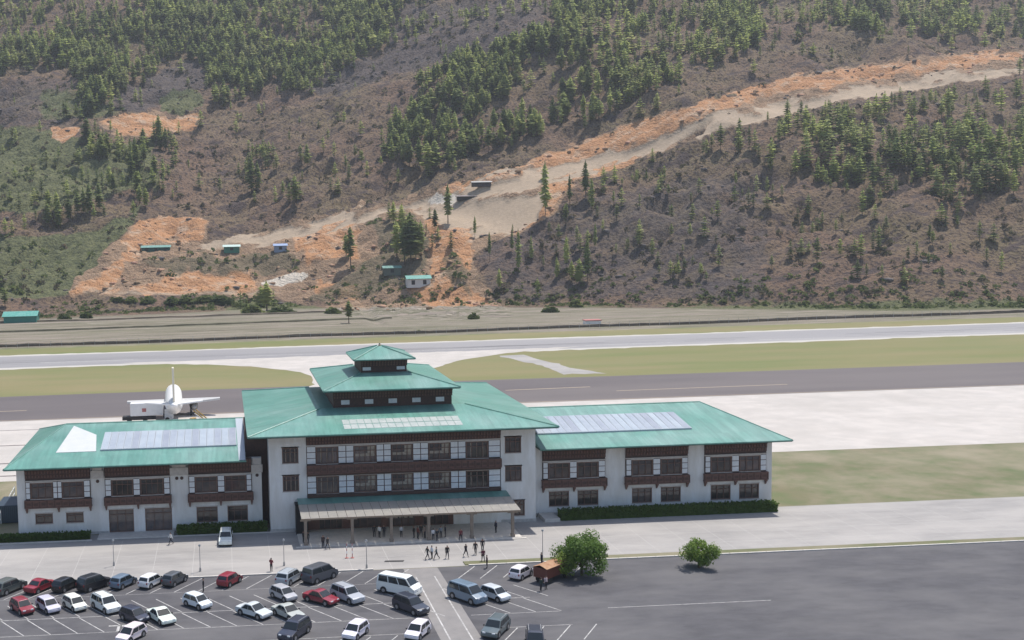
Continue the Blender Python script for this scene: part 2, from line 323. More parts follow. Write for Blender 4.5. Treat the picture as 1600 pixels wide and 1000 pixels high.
def grid_mesh(name, P, nx, ny, attrs):
    me = bpy.data.meshes.new(name); me.vertices.add(nx*ny); me.vertices.foreach_set('co', P.astype(np.float32).ravel())
    idx = np.arange(nx*ny).reshape(ny, nx); q = np.stack([idx[:-1, :-1], idx[:-1, 1:], idx[1:, 1:], idx[1:, :-1]], -1).reshape(-1, 4)
    me.loops.add(q.size); me.loops.foreach_set('vertex_index', q.astype(np.int32).ravel()); me.polygons.add(len(q))
    me.polygons.foreach_set('loop_start', np.arange(0, q.size, 4, dtype=np.int32))
    for k, c in attrs.items():
        a = me.color_attributes.new(k, 'FLOAT_COLOR', 'POINT'); a.data.foreach_set('color', c.astype(np.float32).ravel())
    me.update(); me.validate(); return me
wob = 11.0
wx = uv[:, 0]+wob*(fbm(P[:, 0]/8, P[:, 1]/8, 91, 3)-.5)*2; wy = uv[:, 1]+wob*(fbm(P[:, 0]/8+50, P[:, 1]/8, 95, 3)-.5)*1.6
sA = np.stack([samp(soil, wx, wy), samp(veg_in, wx, wy), samp(orange, wx, wy), samp(road, uv[:, 0], uv[:, 1])], -1)
fld = 1-np.clip((P[:, 1]-foot(P[:, 0])+26)/10, 0, 1)
sB = np.stack([samp(white, wx, wy), samp(green, wx, wy), samp(dark, wx, wy), fld], -1)
def hillmat():
    m = bpy.data.materials.new('hillside_earth'); m.use_nodes = True; nt = m.node_tree; L = nt.links.new
    b = nt.nodes['Principled BSDF']; b.inputs['Roughness'].default_value = .95; b.inputs['Specular IOR Level'].default_value = .15
    ge = nt.nodes.new('ShaderNodeNewGeometry'); pos = ge.outputs['Position']
    def noise(s, st=(1, 1, 1), d=6, rz=0, ro=.6):
        mp = nt.nodes.new('ShaderNodeMapping'); mp.inputs['Scale'].default_value = st; mp.inputs['Rotation'].default_value = (0, 0, rz); L(pos, mp.inputs[0])
        n = nt.nodes.new('ShaderNodeTexNoise'); n.inputs['Scale'].default_value = s; n.inputs['Detail'].default_value = d; n.inputs['Roughness'].default_value = ro; L(mp.outputs[0], n.inputs[0]); return n.outputs[0]
    def rng_(v, lo, hi):
        mr = nt.nodes.new('ShaderNodeMapRange'); mr.inputs[1].default_value = lo; mr.inputs[2].default_value = hi; L(v, mr.inputs[0]); return mr.outputs[0]
    def mix(f, A, B):
        x = nt.nodes.new('ShaderNodeMix'); x.data_type = 'RGBA'; L(f, x.inputs[0])
        for i, c in ((6, A), (7, B)):
            if isinstance(c, tuple): x.inputs[i].default_value = (*c, 1)
            else: L(c, x.inputs[i])
        return x.outputs[2]
    def math_(op, a, c):
        n = nt.nodes.new('ShaderNodeMath'); n.operation = op
        for i, v in enumerate((a, c)):
            if isinstance(v, (int, float)): n.inputs[i].default_value = v
            else: L(v, n.inputs[i])
        return n.outputs[0]
    def chan(name):
        a = nt.nodes.new('ShaderNodeAttribute'); a.attribute_name = name; s = nt.nodes.new('ShaderNodeSeparateColor'); L(a.outputs['Color'], s.inputs[0])
        return s.outputs[0], s.outputs[1], s.outputs[2], a.outputs['Alpha']
    A = chan('cover_a'); B = chan('cover_b')
    n_f = noise(.55, d=6); n_m = noise(.11, (1, 1.6, 1), rz=.3); n_l = noise(.018); n_s = noise(1.4, d=4)
    def msk(v, lo=.3, hi=.6, amt=.55):
        return rng_(math_('ADD', v, math_('MULTIPLY', math_('SUBTRACT', n_m, .5), amt)), lo, hi)
    base = mix(rng_(n_m, .35, .65), (.215, .140, .094), (.150, .102, .076))
    base = mix(rng_(n_l, .4, .65), base, (.180, .140, .084))
    base = mix(rng_(n_f, .50, .60), base, (.072, .054, .048))
    n_g = noise(.06, (1, 2.6, 1), d=7, rz=.5); base = mix(rng_(n_g, .54, .62), base, (.088, .066, .060)); base = mix(rng_(n_s, .62, .74), base, (.25, .19, .14))
    base = mix(math_('MULTIPLY', msk(B[2]), .8), base, mix(rng_(n_f, .4, .6), (.115, .098, .095), (.060, .052, .055)))
    gr = mix(rng_(n_f, .4, .62), (.145, .160, .072), (.085, .098, .048))
    base = mix(math_('MULTIPLY', msk(B[1]), .85), base, gr)
    n_t = noise(.16, (.3, 2.2, 3), rz=.15); so_ = mix(rng_(n_m, .3, .7), (.34, .225, .145), (.25, .172, .115)); so_ = mix(rng_(n_t, .5, .6), so_, (.19, .13, .085)); so_ = mix(rng_(n_f, .60, .68), so_, (.14, .095, .065)); so_ = mix(rng_(n_s, .56, .70), so_, (.44, .33, .235))
    og = mix(rng_(n_f, .3, .75), (.50, .275, .145), (.38, .195, .10)); og = mix(rng_(n_m, .5, .66), og, (.50, .36, .25)); og = mix(rng_(n_t, .58, .66), og, (.30, .175, .11)); og = mix(rng_(n_f, .64, .70), og, (.17, .10, .07))
    sc = mix(msk(A[2], .12, .4), so_, og)
    sc = mix(math_('MULTIPLY', msk(A[1], .4, .8), .75), sc, mix(rng_(n_f, .4, .6), (.15, .125, .085), (.10, .095, .058)))
    base = mix(msk(A[0], .28, .42, .3), base, sc)
    base = mix(msk(A[3], .3, .6, .3), base, mix(rng_(n_f, .3, .7), (.40, .31, .225), (.31, .245, .18)))
    base = mix(msk(B[0], .3, .5, .4), base, (.56, .50, .42))
    fs = noise(.10, (.10, 1.2, 1), rz=.02)
    fs2 = noise(.5, (.04, 1.6, 1), rz=.035, d=3); fc = mix(rng_(fs, .42, .58), (.255, .215, .180), (.185, .170, .120)); fc = mix(rng_(fs2, .50, .55), fc, (.125, .12, .080)); fs3 = noise(.9, (.05, 1.2, 1), rz=.03, d=2); fc = mix(rng_(fs3, .60, .64), fc, (.33, .29, .24)); fc = mix(rng_(n_f, .6, .75), fc, (.12, .125, .07))
    fc = mix(rng_(fs, .62, .66), fc, (.10, .085, .06))
    base = mix(B[3], base, fc)
    L(base, b.inputs['Base Color'])
    bp = nt.nodes.new('ShaderNodeBump'); bp.inputs['Strength'].default_value = 1.0; bp.inputs['Distance'].default_value = 2.2; L(math_('MULTIPLY', n_f, math_('SUBTRACT', 1.0, math_('MAXIMUM', math_('MULTIPLY', A[3], .9), math_('MULTIPLY', B[3], .85)))), bp.inputs['Height']); L(bp.outputs[0], b.inputs['Normal'])
    return m
hm = hillmat(); me = grid_mesh('hillside', P, NX, NY, {'cover_a': sA, 'cover_b': sB}); me.materials.append(hm)
link('hillside', me, kind='structure')
# ------------------------------------------------------------------ flat ground, apron, runway, car park
def sheet(name, pts, z, m, parent=None, kind='structure', rag=0):
    if rag:
        out = []
        for i in range(len(pts)):
            a = Vector(pts[i]); c = Vector(pts[(i+1) % len(pts)]); n = max(1, int((c-a).length/3)); d = (c-a).normalized(); p = Vector((-d.y, d.x))
            for k in range(n): out.append(tuple(a.lerp(c, k/n)+p*(random.gauss(0, rag)+rag*math.sin(k*.21+i))))
        pts = out
    b = MB(); b.add([(x, y, z) for x, y in pts], [tuple(range(len(pts)))]); o = b.build(name, m, parent)
    if kind and not parent: o['kind'] = kind
    return o
sheet('ground', [(-520, -30), (760, -30), (760, 426), (-520, 426)], 0.0, M['verge'])
YC = 139.6                       # kerb between plaza and car park
sheet('airfield_grass', [(-420, 296), (700, 296), (700, 428), (-420, 418)], .004, M['grass'], rag=.45)
sheet('apron_strip', [(-420, 199), (700, 199), (700, 268), (-420, 264)], .008, M['apronc'])
sheet('apron', [(-420, 261), (700, 265), (700, 305), (120, 302), (40, 303), (-420, 296)], .012, M['apron'])
sheet('runway_shoulder', [(-420, 353), (700, 378), (700, 412), (-420, 396)], .012, M['shoulder'], rag=.45)
sheet('runway', [(-420, 357), (700, 382), (700, 408.5), (-420, 392.5)], .016, M['runway'])
sheet('taxiway', [(21, 298), (24, 305), (25, 314), (24, 323), (21, 331), (15, 340), (7, 348), (-3, 355), (-16, 362), (-34, 368), (118, 373), (96, 364), (82, 356), (71, 346), (63, 336), (58, 325), (56, 313), (54, 299)], .020, M['apronc'], rag=.45)
sheet('path', [(86, 355), (93, 356), (98, 322), (104, 308), (92, 308), (92, 322)], .020, M['concrete'], rag=.45)
b = MB()
for i in range(14): b.add([(-300+i*60, 375.9+i*.0, .0), (-270+i*60, 376, 0), (-270+i*60, 376.5, 0), (-300+i*60, 376.4, 0)], [(0, 1, 2, 3)])
b.build('runway_marking', M['paint'], kind='structure').location.z = .022
b = MB()
for x0, y0, x1, y1, w in ((-90, 276, -48, 277, .5), (70, 283, 92, 284, .6), (-200, 262.4, 300, 264.4, .35), (96, 276, 140, 277, .5)):
    b.add([(x0, y0, .018), (x1, y1, .018), (x1, y1+w, .018), (x0, y0+w, .018)], [(0, 1, 2, 3)])
b.build('apron_marking', M['paint_y'], kind='structure')
b = MB()
for x0, y0, x1, y1, w in ((-75, 232, -38, 232, .8), (-80, 214, -40, 214, .8), (-70, 250, -30, 250, .5), (-60, 203, -36, 203, .8)):
    b.add([(x0, y0, .012), (x1, y1, .012), (x1, y1+w, .012), (x0, y0+w, .012)], [(0, 1, 2, 3)])
b.build('service_road_marking', M['rock'], kind='structure')
sheet('plaza', [(-420, YC), (300, YC), (300, 161.5), (-420, 161.5)], .010, M['concrete'])
sheet('car_park', [(-420, 60), (300, 60), (300, YC-.15), (-420, YC-.15)], .008, M['asphalt'])
sheet('foot_crossing', [(21.3, 60), (25.6, 60), (25.6, YC-.16), (21.3, YC-.16)], .012, M['asphalt_lt'])
sheet('dark_plaza_patch', [tuple(gp(*p).xy) for p in ((600, 878.5), (630, 878), (632, 875.5), (602, 876))], .016, M['dark'])  # thin dark patch laid flat on the plaza
b = MB()
for x in range(-90, 260, 12): b.box(x, 199.5, .0085, x+.12, 261, .0115)
for y in (212, 225, 238, 251): b.box(-90, y, .0085, 250, y+.12, .0118)
b.build('apron_joint', M['plinth'], kind='structure')
rb_ = mat('tyre_rubber_marks', (.13, .125, .13), .9, (.20, .195, .2), .15, stretch=(.1, 2, 1)); b = MB()
for k in range(60):
    x = random.uniform(-250, 320); y = 357+(x+420)*.0223+13+random.gauss(0, 3.2); l = random.uniform(15, 60); w = random.uniform(.3, .6); b.add([(x, y, .019), (x+l, y+l*.022, .019), (x+l, y+l*.022+w, .019), (x, y+w, .019)], [(0, 1, 2, 3)])
b.build('tyre_mark', rb_, kind='structure').location.z = 0
# sheets of concrete with joints on the plaza
b = MB()
for x in range(-60, 110, 5): b.box(x, YC+.05, .011, x+.05, 158, .0135)
for y in (145, 150): b.box(-60, y, .011, 110, y+.05, .0138)
b.build('plaza_joint', M['plinth'], kind='structure')
# kerb stones along the car park (each stone 2.4 m long)
kb = MB(); kb.box(0, 0, 0, 2.36, .28, .15); kme = kb.mesh('kerb_stone', M['kerb'], bevel=.02)
kr = link('kerb', None); kr['kind'] = 'structure'
for i in range(66):
    x = -52+i*2.4
    if 18.5 < x+1.2 < 29: continue
    link('kerb_stone', kme, kr).location = (x, YC-.14, 0)
b = MB(); b.box(29.2, YC+.2, 0, 120, YC+1.6, .10); b.build('planting_strip', M['verge'], kind='structure')
# painted stall lines
b = MB()
def ln(x0, y0, x1, y1, w=.11, z=.0145):
    d = Vector((x1-x0, y1-y0)); n = Vector((-d.y, d.x)).normalized()*w/2
    b.add([(x0-n.x, y0-n.y, z), (x1-n.x, y1-n.y, z), (x1+n.x, y1+n.y, z), (x0+n.x, y0+n.y, z)], [(0, 1, 2, 3)])
T = math.tan(R(33))
for i in range(23):
    x = -44+i*2.85
    if x < 20.5: ln(x, 134.3, x+5*T, 139.2)
for i in range(30):
    x = 27+i*2.85
    if x < 44: ln(x, 134.3, x+5*T, 139.2)
for i in range(24):
    x = -46+i*2.85
    if x < 17.5: ln(x, 132, x+4.9*T, 127.1); ln(x+4.9*T, 126.7, x+9.9*T, 121.8)
for i in range(4):
    x = 24.6+i*2.85
    ln(x, 131.4, x+4.5*T, 126.9)
    if i < 3: ln(x+2.8, 126.5, x+5.8, 121.8)
for i in range(24):
    x = -46+i*2.85
    if x < 19: ln(x, 111.5, x+5*T, 116.6)
for i in range(4): ln(27.3+i*2.85, 113, 30+i*2.85, 117.2)
ln(-48, 126.9, 20.6, 126.9, .1); ln(26, 126.7, 33.9, 126.7, .1); ln(-48, 121.7, 20, 121.7, .08); ln(26, 121.7, 36, 121.7, .08)
ln(-48, 117, 20, 117, .08); ln(-48, 134.1, 19, 134.1, .05); ln(26.5, 117.4, 36, 117.4, .08)
ln(22.3, 60, 22.3, 136, .16); ln(24.6, 60, 24.6, 136, .16); ln(41.4, 122, 60, 122, .1)
# arrow on the aisle
ln(-13.6, 123.6, -11.2, 123.6, .3); ln(-12.5, 123.6, -12.5, 121.9, .3)
b.build('parking_line', M['paint'], kind='structure')
# ------------------------------------------------------------------ building helpers
def wall_open(x0, x1, z0, z1, Y, th, ops):
    """wall slab in the XZ plane with real window openings"""
    b = MB(); xs = sorted({x0, x1, *[o[0] for o in ops], *[o[2] for o in ops]}); zs = sorted({z0, z1, *[o[1] for o in ops], *[o[3] for o in ops]})
    xs = [x for x in xs if x0 <= x <= x1]; zs = [z for z in zs if z0 <= z <= z1]
    for i in range(len(xs)-1):
        run = None
        for j in range(len(zs)-1):
            cx, cz = (xs[i]+xs[i+1])/2, (zs[j]+zs[j+1])/2
            hole = any(o[0] < cx < o[2] and o[1] < cz < o[3] for o in ops)
            if not hole: run = (run[0], zs[j+1]) if run else (zs[j], zs[j+1])
            if (hole or j == len(zs)-2) and run:
                b.box(xs[i], Y, run[0], xs[i+1], Y+th, run[1]); run = None
    return b
_wc = {}
def window(par, x0, z0, x1, z1, Y, muls=3, blind=None, transom=.7, name='window', m='frame'):
    w, h = round(x1-x0, 2), round(z1-z0, 2); key = (w, h, muls, blind, transom, m)
    if key not in _wc:
        f = MB(); t = .13
        f.box(0, -.05, 0, w, .12, t); f.box(0, -.05, h-t, w, .12, h); f.box(0, -.05, t, t, .12, h-t); f.box(w-t, -.05, t, w, .12, h-t)
        for k in range(1, muls): x = w*k/muls; f.box(x-.035, -.02, t, x+.035, .1, h-t)
        if transom: f.box(t, -.01, h*transom-.04, w-t, .09, h*transom+.04)
        s = MB(); s.box(-.08, -.14, -.1, w+.08, .02, -.002); s2 = MB(); s2.box(-.1, -.1, h+.002, w+.1, .05, h+.16)
        p = MB(); p.box(t, .13, t, w-t, .16, h-t)
        bl = None
        if blind:
            q = MB()
            if blind == 1:
                q.box(t+.05, .105, h*.36, w-t-.05, .125, h*.52); q.box(w*.62, .105, h*.52, w-t, .125, h-t); 
            elif blind == 2:
                for k in range(5): q.box(t+.1+k*(w-.4)/5, .105, h*.35, t+.02+(k+.8)*(w-.4)/5, .125, h*.6)
            else:
                for k in range(3): q.box(w*(.2+.27*k), .105, t, w*(.2+.27*k)+.16, .125, h*.9)
            bl = q.mesh('blind', M['curtain'])
        _wc[key] = (f.mesh('window', M[m]), (s.mesh('sill', M['sill']), s2.mesh('lintel', M['sill'])), p.mesh('pane', M['pane']), bl)
    f, s, p, bl = _wc[key]
    o = link(name, f, par); o.location = (x0, Y, z0); link('sill', s[0], o); link('lintel', s[1], o); link('pane', p, o)
    if bl: link('blind', bl, o)
    return o
_pc = {}
def infill(par, x0, x1, z0, z1, Y, nx=2, nz=3):
    """white boards in a dark lattice between the windows"""
    w, h = round(x1-x0, 2), round(z1-z0, 2); key = (w, h, nx, nz)
    if key not in _pc:
        a = MB(); a.box(0, .02, 0, w, .1, h); q = MB()
        for i in range(nx):
            for j in range(nz): q.box(i*w/nx+.06, -.03, j*h/nz+.05, (i+1)*w/nx-.06, .018, (j+1)*h/nz-.05)
        _pc[key] = (a.mesh('lattice_panel', M['timber_dk']), q.mesh('white_board', M['board']))
    o = link('lattice_panel', _pc[key][0], par); o.location = (x0, Y, z0); link('white_board', _pc[key][1], o)
def hip_roof(par, X0, Y0, X1, Y1, ze, rise_fn, flat, name='roof', th=.28):
    """eave rectangle at ze; 'flat' is the inner rectangle (x0,y0,x1,y1,z) where the slopes end"""
    fx0, fy0, fx1, fy1, fz = flat
    o = [(X0, Y0, ze), (X1, Y0, ze), (X1, Y1, ze), (X0, Y1, ze)]; n = [(fx0, fy0, fz), (fx1, fy0, fz), (fx1, fy1, fz), (fx0, fy1, fz)]
    b = MB(); v = o+n+[(x, y, z-th) for x, y, z in o]
    b.add(v, [(0, 1, 5, 4), (2, 3, 7, 6)], 0); b.add(v, [(1, 2, 6, 5), (3, 0, 4, 7)], 1); b.add(v, [(4, 5, 6, 7)], 0)
    b.add(v, [(0, 8, 9, 1), (1, 9, 10, 2), (2, 10, 11, 3), (3, 11, 8, 0)], 2)
    # soffit
    b.add(v, [(8, 11, 10, 9)], 3)
    r = MB.build(b, name, [M['roofX'], M['roofY'], M['fascia'], M['soffit']], par)
    c = MB()
    for a, d in zip(o, n): c.tube(Vector(a)+Vector((0, 0, .02)), Vector(d)+Vector((0, 0, .02)), .12, n=6)
    g = .1; c.box(X0-g, Y0-g, ze-.16, X1+g, Y0-.004, ze-.01); c.box(X0-g, Y0, ze-.16, X0-.004, Y1, ze-.01); c.box(X1+.004, Y0, ze-.16, X1+g, Y1, ze-.01)
    c.build('ridge_cap', M['roofX'], r)
    return r
def cornice(par, x0, x1, z0, z1, Y, name='cornice'):
    """stepped dark timber cornice with rows of block ends"""
    h = z1-z0; b = MB(); b.box(x0, Y, z0, x1, Y+.5, z0+h*.3); b.box(x0, Y-.12, z0+h*.3, x1, Y+.5, z0+h*.62); b.box(x0, Y-.28, z0+h*.62, x1, Y+.5, z1)
    c = b.build(name, M['timber_dk'], par); d = MB(); n = int((x1-x0)/.42)
    for i in range(n):
        x = x0+(i+.3)*(x1-x0)/n; d.box(x, Y-.1, z0+h*.06, x+.2, Y-.002, z0+h*.26); d.box(x, Y-.26, z0+h*.38, x+.2, Y-.122, z0+h*.58); d.box(x, Y-.44, z0+h*.7, x+.22, Y-.282, z0+h*.92)
    d.build('block_end', M['timber'], c, kind='stuff')
def balcony(par, x0, x1, z0, z1, Y, brackets=()):
    b = MB(); b.box(x0, Y-.5, z0+.14, x1, Y, z1-.14); b.box(x0-.06, Y-.6, z1-.14, x1+.06, Y+.02, z1); b.box(x0-.06, Y-.6, z0, x1+.06, Y+.02, z0+.14)
    o = b.build('balcony_band', M['timber'], par); d = MB(); n = max(2, int((x1-x0)/.95))
    for i in range(n+1): x = x0+i*(x1-x0)/n; d.box(x-.07, Y-.56, z0+.14, x+.07, Y-.502, z1-.14)
    for i in range(n): x = x0+(i+.5)*(x1-x0)/n; d.box(x-.28, Y-.53, z0+(z1-z0)*.35, x+.28, Y-.503, z0+(z1-z0)*.65)
    d.build('baluster', M['timber_dk'], o, kind='stuff')
    for x in brackets:
        k = MB(); k.box(x-.16, Y-.5, z0-.26, x+.16, Y, z0-.002); k.box(x-.12, Y-.34, z0-.5, x+.12, Y, z0-.262); k.box(x-.09, Y-.2, z0-.72, x+.09, Y, z0-.502); k.build('bracket', M['timber'], par)
# ------------------------------------------------------------------ central terminal block
YM = 159.0
tb = thing('terminal_building', 'large white terminal block in the middle with tiered green hipped roofs and timber balconies', 'terminal building')
tw1, tw2, tw3, tw4 = 5.6, 10.85, 38.5, 43.5
opsL = [(7.45, 9.75, 9.75, 11.95), (7.45, 5.75, 9.75, 8.0)]; opsR = [(39.1, 10.05, 41.45, 12.35), (39.1, 5.95, 41.5, 8.15), (40.0, .95, 41.9, 3.15)]
wall_open(tw1, tw2, 0, 14.0, YM, .35, opsL).build('front_wall', M['wall'], tb); wall_open(tw3, tw4, 0, 14.0, YM, .35, opsR).build('front_wall', M['wall'], tb)
for i, o in enumerate(opsL+opsR): window(tb, *o, YM+.1, 4 if i < 2 else 3, 3 if i in (0, 1) else None)
b = MB(); b.box(tw1, YM+.352, 0, tw1+.35, 197, 14.0); b.box(tw4-.35, YM+.352, 0, tw4, 197, 14.0); b.box(tw1+.352, 196.6, 0, tw4-.352, 197, 14.0); b.build('side_wall', M['wall'], tb)
b = MB(); b.box(tw1-.05, YM-.06, 0, tw2+.02, YM-.002, .45); b.box(tw3-.02, YM-.06, 0, tw4+.05, YM-.002, .45); b.build('plinth', M['plinth'], tb)
b = MB(); b.box(tw2+.002, YM+.36, 0, tw3-.002, YM+.7, 14.0); b.build('inner_wall', M['timber_dk'], tb)
YR = YM+.05
cols = [(10.9, 12.2), (15.35, 17.55), (20.75, 22.85), (25.95, 28.15), (31.3, 33.5), (36.75, 38.45)]; wins = [(12.25, 15.3), (17.6, 20.7), (22.9, 25.9), (28.2, 31.25), (33.55, 36.7)]
for zr, (z0, z1) in enumerate(((9.6, 11.85), (5.35, 7.65))):
    for i, (a, c) in enumerate(cols): infill(tb, a, c, z0-.1, z1+.15, YR, 1 if i in (0, 5) else 2, 3)
    for i, (a, c) in enumerate(wins): window(tb, a, z0-.12, c, z1+.05, YR+.05, 4, (3 if i == 0 else 1 if i in (1, 2, 3) else 2 if zr else 3) if i < 4 else 3)
    b = MB(); b.box(tw2+.01, YR-.06, z1+.17, tw3-.01, YR+.3, z1+.36); b.build('lintel_strip', M['sill'], tb)
balcony(tb, tw2+.05, tw3-.05, 8.15, 9.4, YM-.02); cornice(tb, tw2+.02, tw3-.02, 12.23, 13.9, YM-.1)
b = MB(); b.box(tw2+.05, YM-.3, 4.75, tw3-.05, YM+.3, 5.2); b.box(tw2+.05, YM-.35, 7.86-.0, tw3-.05, YM+.3, 8.14); b.build('timber_shade_band', M['timber_dk'], tb)  # lower strip paints the shadow band above the canopy; upper one is timber
# ground floor behind the canopy
ops = [(12.4, .1, 15.8, 3.4), (17.2, .1, 21.4, 3.4), (22.2, .1, 26.2, 3.4), (27.2, .1, 31.0, 3.4), (33.2, 1.6, 36.2, 3.2)]
wall_open(tw2+.002, tw3-.002, 0, 4.74, YM, .34, ops).build('entrance_wall', M['timber'], tb)
b = MB(); b.box(31.6, YM-.05, 0, tw3-.01, YM-.002, 1.5); b.box(36.3, YM-.05, 1.502, tw3-.01, YM-.002, 4.5); b.build('wall_facing', M['wall'], tb)
for i, o in enumerate(ops): window(tb, *o, YM+.1, 4, 2 if i == 2 else None, .75, 'door' if i < 4 else 'window', 'frame')
b = MB(); b.box(22.0, YM-.1, 3.42, 26.6, YM-.004, 4.2); b.build('sign_board', M['post'], tb)
# canopy
cx0, cx1 = 9.4, 39.2
cn = MB(); cn.add([(cx0, 156.5, 4.48), (cx1, 156.5, 4.48), (cx1, 158.9, 4.72), (cx0, 158.9, 4.72), (cx0, 156.5, 4.40), (cx1, 156.5, 4.40), (cx1, 158.9, 4.64), (cx0, 158.9, 4.64)], [(0, 1, 2, 3), (7, 6, 5, 4), (0, 4, 5, 1), (1, 5, 6, 2), (3, 7, 4, 0)])
cno = cn.build('canopy_roof', M['roofX'], tb)
for i in range(24):
    w = (cx1-cx0)/24; x = cx0+i*w; q = MB(); q.add([(x+.03, 150.8, 3.95), (x+w-.03, 150.8, 3.95), (x+w-.03, 156.45, 4.46), (x+.03, 156.45, 4.46), (x+.03, 150.8, 3.9), (x+w-.03, 150.8, 3.9), (x+w-.03, 156.45, 4.41), (x+.03, 156.45, 4.41)], [(0, 1, 2, 3), (7, 6, 5, 4), (0, 4, 5, 1), (1, 5, 6, 2), (2, 6, 7, 3), (3, 7, 4, 0)])
    q.build('translucent_panel', M['trans'], cno)
q = MB(); q.box(cx0, 151.0, 3.62, cx1, 151.25, 3.88); q.box(cx0, 156.2, 4.1, cx1, 156.4, 4.38)
for i in range(7):
    x = cx0+.4+i*(cx1-cx0-1)/6; q.box(x, 151.252, 3.7, x+.15, 154.298, 3.86)
q.build('canopy_beam', M['post'], cno)
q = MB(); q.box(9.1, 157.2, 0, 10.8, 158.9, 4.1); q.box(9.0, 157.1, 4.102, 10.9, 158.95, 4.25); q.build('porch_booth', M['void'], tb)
pm = MB(); pm.box(-.27, -.27, 0, .27, .27, .5); pm.box(-.19, -.19, .502, .19, .19, 3.3); pm.box(-.24, -.24, 3.302, .24, .24, 3.61); pm.box(-.7, -.1, 3.4, -.242, .1, 3.6); pm.box(.242, -.1, 3.4, .7, .1, 3.6); pme = pm.mesh('post', M['post'])
for x in (10.0, 16.3, 21.6, 26.7, 32.6, 38.2): link('post', pme, tb).location = (x, 151.4, .01)
q = MB(); q.box(9.2, 151.0, 0, 39.4, 158.9, .14); q.box(8.6, 150.55, 0, 39.9, 150.998, .07); q.build('platform', M['kerb'], tb)
# main roof and the two tiers
mr = hip_roof(tb, 2.7, 156.0, 46.0, 200.2, 14.2, None, (13.6, 166.9, 35.1, 189.3, 16.05))
for i in range(16):
    for j in range(2):
        x = 16.2+i*1.05; y = 157.9+j*2.0; z0 = 14.2+(y-156)*.1697+.03; z1 = z0+1.8*.1697
        q = MB(); q.add([(x, y, z0), (x+.98, y, z0), (x+.98, y+1.8, z1), (x, y+1.8, z1)], [(0, 1, 2, 3)]); q.add([(x, y, z0), (x+.98, y, z0), (x+.98, y, z0-.06), (x, y, z0-.06)], [(0, 1, 2, 3)])
        q.build('grey_roof_panel', M['grey_sheet'], mr)
def tier(par, bx0, by0, bx1, by1, z0, z1, nw):
    b = MB(); b.box(bx0, by0, z0, bx1, by1, z1); o = b.build('lantern_wall', M['timber_dk'], par)
    cornice(o, bx0-.05, bx1+.05, z0+(z1-z0)*.5, z1-.02, by0-.3, 'lantern_cornice')
    h = z1-z0
    for i in range(nw):
        c = bx0+(i+.5)*(bx1-bx0)/nw if nw > 2 else (bx0+.9 if i == 0 else bx1-.9)
        q = MB(); q.box(c-.62, by0-.1, z0+h*.18, c+.62, by0-.003, z0+h*.42); q.build('vent_panel', M['board'], o)
    return o
tier(tb, 15.6, 167.2, 33.2, 188.9, 16.0, 18.75, 5)
hip_roof(tb, 14.0, 164.7, 34.0, 187.2+3.2, 18.95, None, (20.3, 172.2, 27.6, 182.9, 20.4), 'tier_roof')
tier(tb, 20.4, 172.6, 27.4, 181.2, 20.38, 22.4, 2)
hip_roof(tb, 19.2, 171.2, 28.5, 181.6, 22.55, None, (23.5, 175.9, 24.2, 176.9, 24.0), 'cupola_roof', .2)
q = MB(); q.tube((23.85, 176.4, 24.0), (23.85, 176.4, 24.5), .22, .1, 8); q.build('finial', M['paint_y'], tb)
# ------------------------------------------------------------------ wings
YW = 162.0
def wing_roof(par, X0, X1, hipL, hipR, sk0, sk1):
    ze, zr, yr = 10.45, 13.55, 176.0; Yf, Yb = 158.7, 190.5
    rl = X0+(6.4 if hipL else 0); rr = X1-(6.4 if hipR else 0)
    b = MB(); v = [(X0, Yf, ze), (X1, Yf, ze), (X1, Yb, ze), (X0, Yb, ze), (rl, yr, zr), (rr, yr, zr)]; v += [(x, y, z-.25) for x, y, z in v[:4]]
    b.add(v, [(0, 1, 5, 4), (2, 3, 4, 5)], 0); b.add(v, [(3, 0, 4)] if hipL else [(3, 0, 4)], 1); b.add(v, [(1, 2, 5)], 1)
    b.add(v, [(0, 6, 7, 1), (1, 7, 8, 2), (2, 8, 9, 3), (3, 9, 6, 0)], 2); b.add(v, [(6, 9, 8, 7)], 3)
    r = b.build('roof', [M['roofX'], M['roofY'], M['fascia'], M['soffit']], par)
    c = MB(); c.tube(v[4], v[5], .14, n=6)
    if hipL: c.tube(v[0], v[4], .1, n=6); c.tube(v[3], v[4], .1, n=6)
    if hipR: c.tube(v[1], v[5], .1, n=6)
    c.box(X0-.1, Yf-.1, ze-.16, X1+.1, Yf-.004, ze-.01); c.build('ridge_cap', M['roofX'], r)
    sl_ = (zr-ze)/(yr-Yf); n = int((sk1-sk0)/1.06)
    for i in range(n):
        x = sk0+i*(sk1-sk0)/n; w = (sk1-sk0)/n; ya, yb = 164.3, 171.3; za, zb = ze+(ya-Yf)*sl_+.22, ze+(yb-Yf)*sl_+.22
        f = MB(); f.add([(x+.02, ya, za), (x+w-.02, ya, za), (x+w-.02, yb, zb), (x+.02, yb, zb), (x+.02, ya, za-.22), (x+w-.02, ya, za-.22), (x+w-.02, yb, zb-.22), (x+.02, yb, zb-.22)], [(0, 1, 2, 3), (0, 4, 5, 1), (1, 5, 6, 2), (2, 6, 7, 3), (3, 7, 4, 0)])
        k = f.build('skylight_frame', M['skyframe'], r); g = MB(); g.add([(x+.1, ya+.1, za+.03), (x+w-.1, ya+.1, za+.03), (x+w-.1, yb-.1, zb+.03), (x+.1, yb-.1, zb+.03)], [(0, 1, 2, 3)]); g.build('skylight_panel', M['skylight'], k)
    return r, sl_
